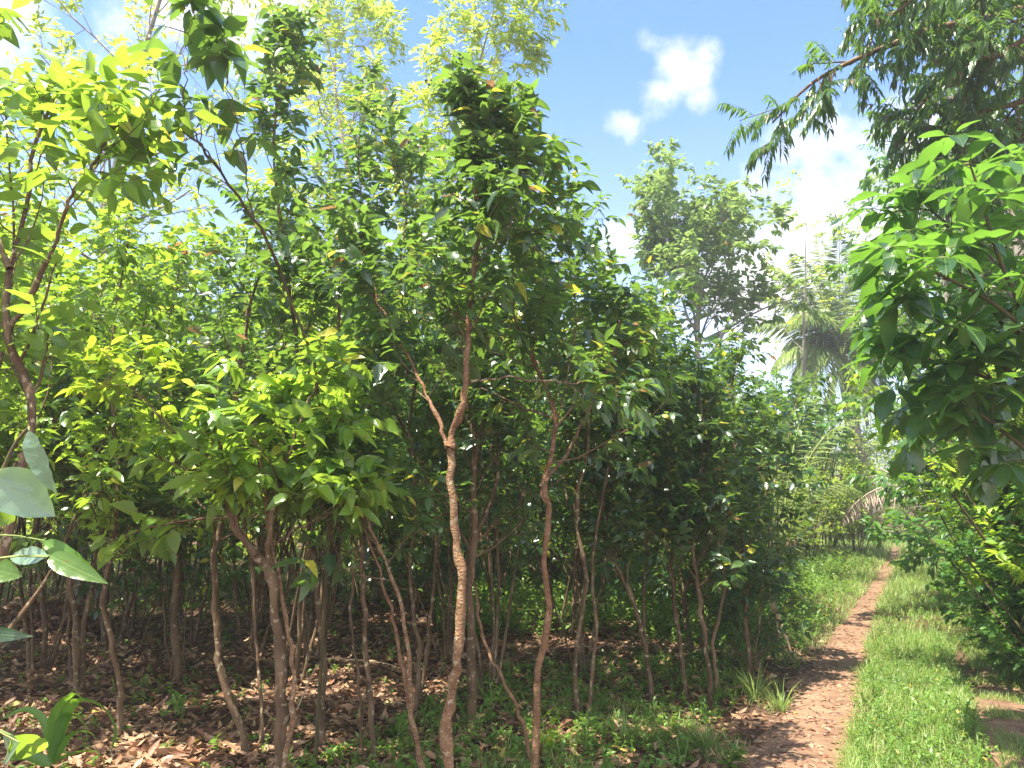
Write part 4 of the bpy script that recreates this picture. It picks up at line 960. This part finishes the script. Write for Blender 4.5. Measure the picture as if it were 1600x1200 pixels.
def grass():
    rng = np.random.default_rng(4); mb = MB()
    def blades(K, y0, y1, a, b, h, w, power, thin=None, lean=.5):
        x, y = band(rng, K, y0, y1, a, b, power)
        if thin is not None: k = rng.uniform(size=K) < thin(x, y); x, y = x[k], y[k]
        K = len(x); p = np.stack([x, y, gz(x, y) - .005], -1); az = rng.uniform(0, 2 * pi, K); l = rng.uniform(.1, lean, K) * 1.6
        d = np.stack([np.cos(az) * l, np.sin(az) * l, np.ones(K)], -1); up = np.stack([-np.cos(az), -np.sin(az), np.full(K, .5)], -1); k = np.clip(y / 9, .8, 3)
        leaves(mb, rng, p, d, up, h * rng.uniform(.45, 1.25, K) * np.clip(k, 1, 1.6), w * k * rng.uniform(.7, 1.3, K), droop=rng.uniform(.1, .6, K), fold=.2, n=3, prof='strap', wave=0)
    gap = lambda x, y: np.clip(.2 + .9 * np.sin(x * 2.3 + 1.1 * np.sin(y * 1.7)) * np.cos(y * 1.9 + .7) + .45, .25, 1)
    blades(60000, 4.2, 34, lambda y: path_x(y) + path_w(y) * .8, lambda y: path_x(y) + np.where(y < 8.3, 1.1, 1.6 + .03 * y), .14, .007, 1.35, gap)
    blades(16000, 4.2, 14, lambda y: path_x(y) + np.where(y < 8.3, 1.85, 1.6), lambda y: path_x(y) + 4.0, .10, .006, 1.3)
    blades(12000, 4.2, 8.6, lambda y: path_x(y) + 1.2, lambda y: path_x(y) + 1.8, .09, .006, 1.3, lambda x, y: np.sin(x * 5 + y * 3.1) * np.cos(y * 4.3) > -.25)
    blades(22000, 7.6, 34, lambda y: path_x(y) - 1.9 - .05 * y, lambda y: path_x(y) - path_w(y) * .9, .11, .006, 1.3, lambda x, y: np.clip((y - 7.2) / 3, 0, 1))
    blades(9000, 4.3, 9, lambda y: path_x(y) - 1.9, lambda y: path_x(y) - path_w(y) * 1.1, .13, .006, 1.1, lambda x, y: .8 * (np.sin(x * 4 + y * 3) > .1))
    blades(9000, 9, 22, lambda y: -.8 * y, lambda y: path_x(y) - 1.5, .14, .008, 1.1, lambda x, y: np.clip((y - 9) / 6, .05, 1))
    tag(mb.build('grass', M['grass']), 'short bright grass on the strip and banks beside the path', 'grass', kind='stuff')
    hb = MB()
    def herbs(K, y0, y1, a, b, h, L, power, thin=None):
        x, y = band(rng, K, y0, y1, a, b, power)
        if thin is not None: k = rng.uniform(size=K) < thin(x, y); x, y = x[k], y[k]
        K = len(x); n = 4; P = np.zeros((K, n, 3)); P[:, 0] = np.stack([x, y, gz(x, y)], -1); d = nrmz(np.array([0, 0, 1.0]) + rng.normal(0, .3, (K, 3))); ln = h * rng.uniform(.4, 1.3, K)
        for j in range(1, n): d = nrmz(d + rng.normal(0, .12, (K, 3))); P[:, j] = P[:, j - 1] + d * (ln / (n - 1))[:, None]
        Rr = np.full((K, n), .0018); tubes(hb, P, Rr, 3, cap=False); p, dd, u = leaf_sites(rng, P, Rr, 8, t0=.2, down=.1, flat=.3); m = len(p); sz = rng.uniform(.5, 1.2, m)
        leaves(hb, rng, p, dd, u, L * sz, L * .45 * sz, droop=.2, n=3 if y0 < 5 else 2)
    herbs(2000, 4.2, 18, lambda y: path_x(y) + path_w(y), lambda y: path_x(y) + np.where(y < 8.3, 1.12, 1.9), .14, .038, 1.3)
    herbs(900, 4.2, 14, lambda y: path_x(y) + np.where(y < 8.3, 1.85, 1.7), lambda y: path_x(y) + 3.2, .16, .045, 1.2)
    herbs(900, 3.6, 12, lambda y: -.7 * y, lambda y: path_x(y) - .7, .10, .05, 1.2, lambda x, y: .35 + .65 * (np.sin(x * 1.9 - y) > .2))
    herbs(1500, 3.9, 7.5, lambda y: path_x(y) - 3.0, lambda y: path_x(y) - .7, .10, .045, 1.1)
    herbs(2600, 8.5, 17, lambda y: -.1 * y, lambda y: path_x(y) - .8, .35, .09, 1.1)
    herbs(4200, 10, 21, lambda y: -.8 * y, lambda y: path_x(y) - .8, .3, .09, 1.1, lambda x, y: np.clip((y - 9) / 5, .1, 1))
    herbs(1600, 8, 24, lambda y: path_x(y) - 2.0, lambda y: path_x(y) - path_w(y) - .15, .22, .06, 1.2)
    tag(hb.build('ground_cover', M['herb']), 'small leafy weeds scattered over the forest floor and banks', 'ground cover', kind='stuff')
grass()

# ------------------------------------------------------------------ single plants and small things
def tuft(label, px, py, seed, k=40, h=.3, w=.009, group='grass tufts beside the path'):
    rng = np.random.default_rng(seed); b = gnd(px, py); root = thing('grass_tuft', label, 'grass tuft', (b[0], b[1], float(gz(b[0], b[1]))), group=group)
    az = rng.uniform(0, 2 * pi, k); l = rng.uniform(.05, .6, k); p = np.stack([np.cos(az), np.sin(az), np.zeros(k)], -1) * rng.uniform(0, .05, (k, 1))
    mb = MB(); leaves(mb, rng, p, np.stack([np.cos(az) * l, np.sin(az) * l, np.ones(k)], -1), np.stack([-np.cos(az), -np.sin(az), np.full(k, .6)], -1), h * rng.uniform(.5, 1.1, k), w, droop=rng.uniform(.1, .6, k), fold=.3, n=5, prof='strap', wave=0)
    mb.build('blades', M['grass'], root)
tuft('upright grass tuft nearest the bare path edge', 1222, 1112, 201, 34, .26)
tuft('tall grass tuft at the foot of the dense leafy cinnamon tree', 1180, 1095, 202, 40, .32)
tuft('grass tuft among weeds at the bottom, left of the path', 1106, 1165, 203, 44, .26)
tuft('dark grass tuft under the two wavy stems', 975, 1165, 204, 36, .24)
tuft('thin grass tuft on the bank just left of the path, far from the others', 1258, 1000, 205, 30, .22)
def seedling(label, px, py, seed, h=.25, nl=8, L=.11, Wd=.045, mat='herb', prof='ovate', name='seedling', n=3):
    rng = np.random.default_rng(seed); b = gnd(px, py); root = thing(name, label, 'seedling', (b[0], b[1], float(gz(b[0], b[1]))), group='seedlings on the forest floor')
    P = np.zeros((n, 5, 3)); d = nrmz(np.array([0, 0, 1.0]) + rng.normal(0, .25, (n, 3)))
    for j in range(1, 5): d = nrmz(d + rng.normal(0, .12, (n, 3))); P[:, j] = P[:, j - 1] + d * h / 4
    Rr = np.full((n, 5), .003); mb = MB(); tubes(mb, P, Rr, 5); mb.build('stem', M['petiole'], root)
    p, dd, u = leaf_sites(rng, P, Rr, nl, t0=.25, down=.15, flat=.25); K = len(p); sz = rng.uniform(.7, 1.15, K); lb = MB(); leaves(lb, rng, p, dd, u, L * sz, Wd * sz, droop=.25, n=5, prof=prof); lb.build('foliage', M[mat], root)
seedling('pale bluish leaved seedling at the bottom between the grass tufts', 1068, 1190, 211, .16, 9, .08, .035)
seedling('second pale leaved seedling closest to the path at the bottom', 1135, 1200, 212, .14, 8, .09, .04)
seedling('yellowing seedling beside the wavy red brown stem', 848, 1185, 213, .26, 6, .11, .04, mat='young', n=2)
seedling('bright green herb left of the grass tufts at the bottom', 915, 1180, 214, .22, 8, .07, .03, n=4)
seedling('cinnamon seedling with broad leaves in front of the stem that leans left', 348, 1010, 215, .32, 6, .14, .07, mat='cinn', n=2)
seedling('small green seedling in the litter near the crossing pair', 620, 1150, 216, .16, 7, .08, .035)
seedling('weed seedling in the leaf litter right of the strap leaved plant', 285, 1130, 217, .16, 8, .07, .03)
seedling('low seedling under the straight brown stem', 1010, 1060, 218, .2, 7, .09, .04)
seedling('seedling on the right edge beside the wheel track', 1585, 1010, 219, .3, 8, .12, .05, mat='vine', n=4)
seedling('big leaved seedling at the foot of the pale mottled stem', 770, 1120, 220, .22, 7, .09, .04, n=3)

def strap_plant():
    rng = np.random.default_rng(221); Y = 3.75; b = at(80, 1195, Y); base = np.array([b[0], b[1], float(gz(b[0], b[1]))])
    root = thing('strap_leaved_plant', 'plant with long arching strap leaves in the bottom left corner', 'plant', tuple(base)); o = base; mb = MB(); pb = MB()
    for l, w in [([(80, 1190), (70, 1130), (40, 1108), (0, 1125)], .035), ([(80, 1190), (85, 1120), (115, 1085), (132, 1098)], .045), ([(82, 1190), (110, 1105), (150, 1100), (178, 1135), (172, 1180)], .06),
                 ([(82, 1190), (100, 1122), (128, 1128), (136, 1160)], .05), ([(78, 1190), (82, 1140), (84, 1108)], .02), ([(80, 1195), (40, 1180), (0, 1190)], .05), ([(80, 1195), (110, 1180), (150, 1175), (165, 1200)], .035), ([(84, 1195), (110, 1150), (140, 1145), (155, 1165)], .03)]:
        yy = Y + rng.uniform(-.12, .12); P = smooth_line([at(a, c, Y + (yy - Y) * i / len(l)) - o for i, (a, c) in enumerate(l)], 14); n = 14
        T = nrmz(np.gradient(P, axis=0)); sd = nrmz(np.cross(T, [0, .9, .45])); sd = nrmz(np.cross(T, sd) * .6 + sd * .8); ww = w * 1.05 * PROF['strap'](np.linspace(0, 1, n)); ww[-1] = .0005
        up = nrmz(np.cross(sd, T)); Lf = P - sd * ww[:, None] / 2 + up * ww[:, None] * .15; Rt = P + sd * ww[:, None] / 2 + up * ww[:, None] * .15
        V = np.concatenate([Lf, P, Rt]); i = np.arange(n - 1); f = np.concatenate([np.stack([i, i + 1, n + i + 1, n + i], -1), np.stack([n + i, n + i + 1, 2 * n + i + 1, 2 * n + i], -1)])
        lf = MB(); lf.add(V, f, np.concatenate([np.stack([np.full(n, u), np.linspace(0, 1, n)], -1) for u in (0, .5, 1)])); lf.build('leaf', M['strap'], root)
strap_plant()
def leaf_shape(label_root, mats, items, Y, twig):
    """close leafy shoot with separately placed leaves"""
    rng = np.random.default_rng(230); tw = [at(a, b, Y) for a, b in twig]; o = tw[0].copy(); o[2] = float(gz(o[0], o[1]))
    root = thing('leafy_shoot', label_root, 'branch', tuple(o)); P = smooth_line([np.array([0, 0, -.03])] + [p - o for p in tw], 20); mb = MB(); tubes(mb, P[None], np.linspace(.008, .003, 20)[None], 6); mb.build('stem', M['twig'], root)
    for (a, b, c, d, w, dr, upx, m) in items:
        p0 = at(a, b, Y + rng.uniform(-.04, .04)) - o; p1 = at(c, d, Y + rng.uniform(-.06, .1)) - o; v = p1 - p0; L = np.linalg.norm(v)
        k = P[np.argmin(np.linalg.norm(P - p0, axis=1))]; lb = MB(); tubes(lb, np.stack([k, (k + p0) / 2 + [0, 0, .004], p0])[None], np.full((1, 3), .0018), 5, mat=1)
        leaves(lb, rng, p0[None], v[None], np.array([[upx * .4, -1.0, .35]]), L * 1.03, w, droop=dr, fold=.18, n=12, wave=.010, prof='ovate'); lb.build('leaf', [m, M['petiole']], root)
leaf_shape('leafy shoot reaching in from the left edge with a few very large pale glossy leaves', None,
           [(-18, 745, 88, 800, .10, .1, .4, M['glauc_sheen']), (45, 672, 75, 775, .045, .15, -.6, M['glauc_sheen']), (75, 870, 5, 868, .04, .1, 0, M['glauc_sheen']), (78, 868, 146, 905, .045, .25, .2, M['sunny']), (70, 845, 140, 890, .035, .3, .2, M['strap']),
            (-10, 890, 28, 900, .05, .2, .3, M['sunny']), (-20, 990, 30, 996, .03, .2, .3, M['cinn']), (20, 1150, 75, 1190, .06, .35, .3, M['sunny']), (30, 1160, -10, 1185, .06, .2, .1, M['glauc_sheen']), (-5, 800, 25, 812, .05, .2, .1, M['sunny'])],
           1.55, [(-60, 1290), (-30, 1170), (-25, 1000), (-20, 880), (-10, 780), (20, 700), (45, 668)])
def stake():
    b = gnd(1238, 1022); o = np.array([b[0], b[1], float(gz(b[0], b[1]))]); Y = b[1]; root = thing('dead_stick', 'pale broken stick leaning with a split forked foot at the plantation edge', 'stick', tuple(o)); rng = np.random.default_rng(5)
    for l, r0, r1 in [([(1238, 1024), (1225, 985), (1212, 955)], .010, .022), ([(1219, 1018), (1216, 985), (1210, 955)], .008, .02), ([(1212, 960), (1205, 935), (1197, 910)], .028, .018)]:
        P = smooth_line([at(a, c, Y) - o for a, c in l], 10); mb = MB(); tubes(mb, P[None], (np.linspace(r0, r1, 10) * (1 + .1 * rng.normal(size=10)))[None], 7); mb.build('piece', M['wood'], root)
stake()
def arc_twig():
    Y = 5.9; l = [(462, 1052), (500, 1036), (550, 1031), (590, 1034), (616, 1040)]; q = [at(a, c, Y) for a, c in l]; q[0][2] = float(gz(q[0][0], q[0][1])); e = q[-1].copy(); o = q[0].copy()
    P = smooth_line([p - o for p in q] , 20); mb = MB(); tubes(mb, P[None], np.linspace(.006, .003, 20)[None], 6); ob = mb.build('bent_twig', M['wood']); ob.location = o
    tag(ob, 'thin bare twig bent in a low arc over the leaf litter between the stems', 'twig')
arc_twig()
def mound():
    """heap of dead leaves and sticks"""
    rng = np.random.default_rng(240); b = gnd(65, 990); o = (b[0], b[1], float(gz(b[0], b[1]))); root = thing('leaf_heap', 'heap of dead leaves and dry sticks at the left edge', 'leaf heap', o); K = 900
    a = rng.uniform(0, 2 * pi, K); r = np.sqrt(rng.uniform(0, 1, K)); x = np.cos(a) * r * .8; y = np.sin(a) * r * .5; z = .38 * (1 - r ** 2) * rng.uniform(.3, 1, K); az = rng.uniform(0, 2 * pi, K)
    mb = MB(); leaves(mb, rng, np.stack([x, y, z], -1), np.stack([np.cos(az), np.sin(az), rng.normal(0, .4, K)], -1), np.array([0, 0, 1.0]) + rng.normal(0, .6, (K, 3)), rng.uniform(.08, .16, K), .05, droop=rng.uniform(-.3, .4, K), fold=.3, n=4); mb.build('leaves', M['litter'], root)
    tb = MB(); k = 14; aa = rng.uniform(0, 2 * pi, k); p0 = np.stack([np.cos(aa) * .5, np.sin(aa) * .3, np.full(k, .05)], -1); p1 = -p0 * rng.uniform(.2, .8, (k, 1)) + np.stack([np.zeros(k), np.zeros(k), rng.uniform(.2, .6, k)], -1)
    tubes(tb, np.stack([p0, (p0 + p1) / 2, p1], 1), np.full((k, 3), .011), 6); tb.build('sticks', M['wood'], root)
mound()

def haze():
    bpy_v = [(-60, -6, -1.2), (60, -6, -1.2), (60, 75, -1.2), (-60, 75, -1.2), (-60, -6, 16), (60, -6, 16), (60, 75, 16), (-60, 75, 16)]
    mb = MB(); mb.add(bpy_v, [(0, 3, 2, 1), (4, 5, 6, 7), (0, 1, 5, 4), (1, 2, 6, 5), (2, 3, 7, 6), (3, 0, 4, 7)])
    m, t = new_mat('air'); v = N(t, 'ShaderNodeVolumePrincipled', Density=0.0028, Anisotropy=0.3); v.inputs['Color'].default_value = (.95, .97, 1, 1)
    o = N(t, 'ShaderNodeOutputMaterial'); t.links.new(v.outputs[0], o.inputs['Volume'])
    tag(mb.build('haze', m, smooth=False), 'thin bright humid air between the trees', 'haze', kind='stuff')
haze()
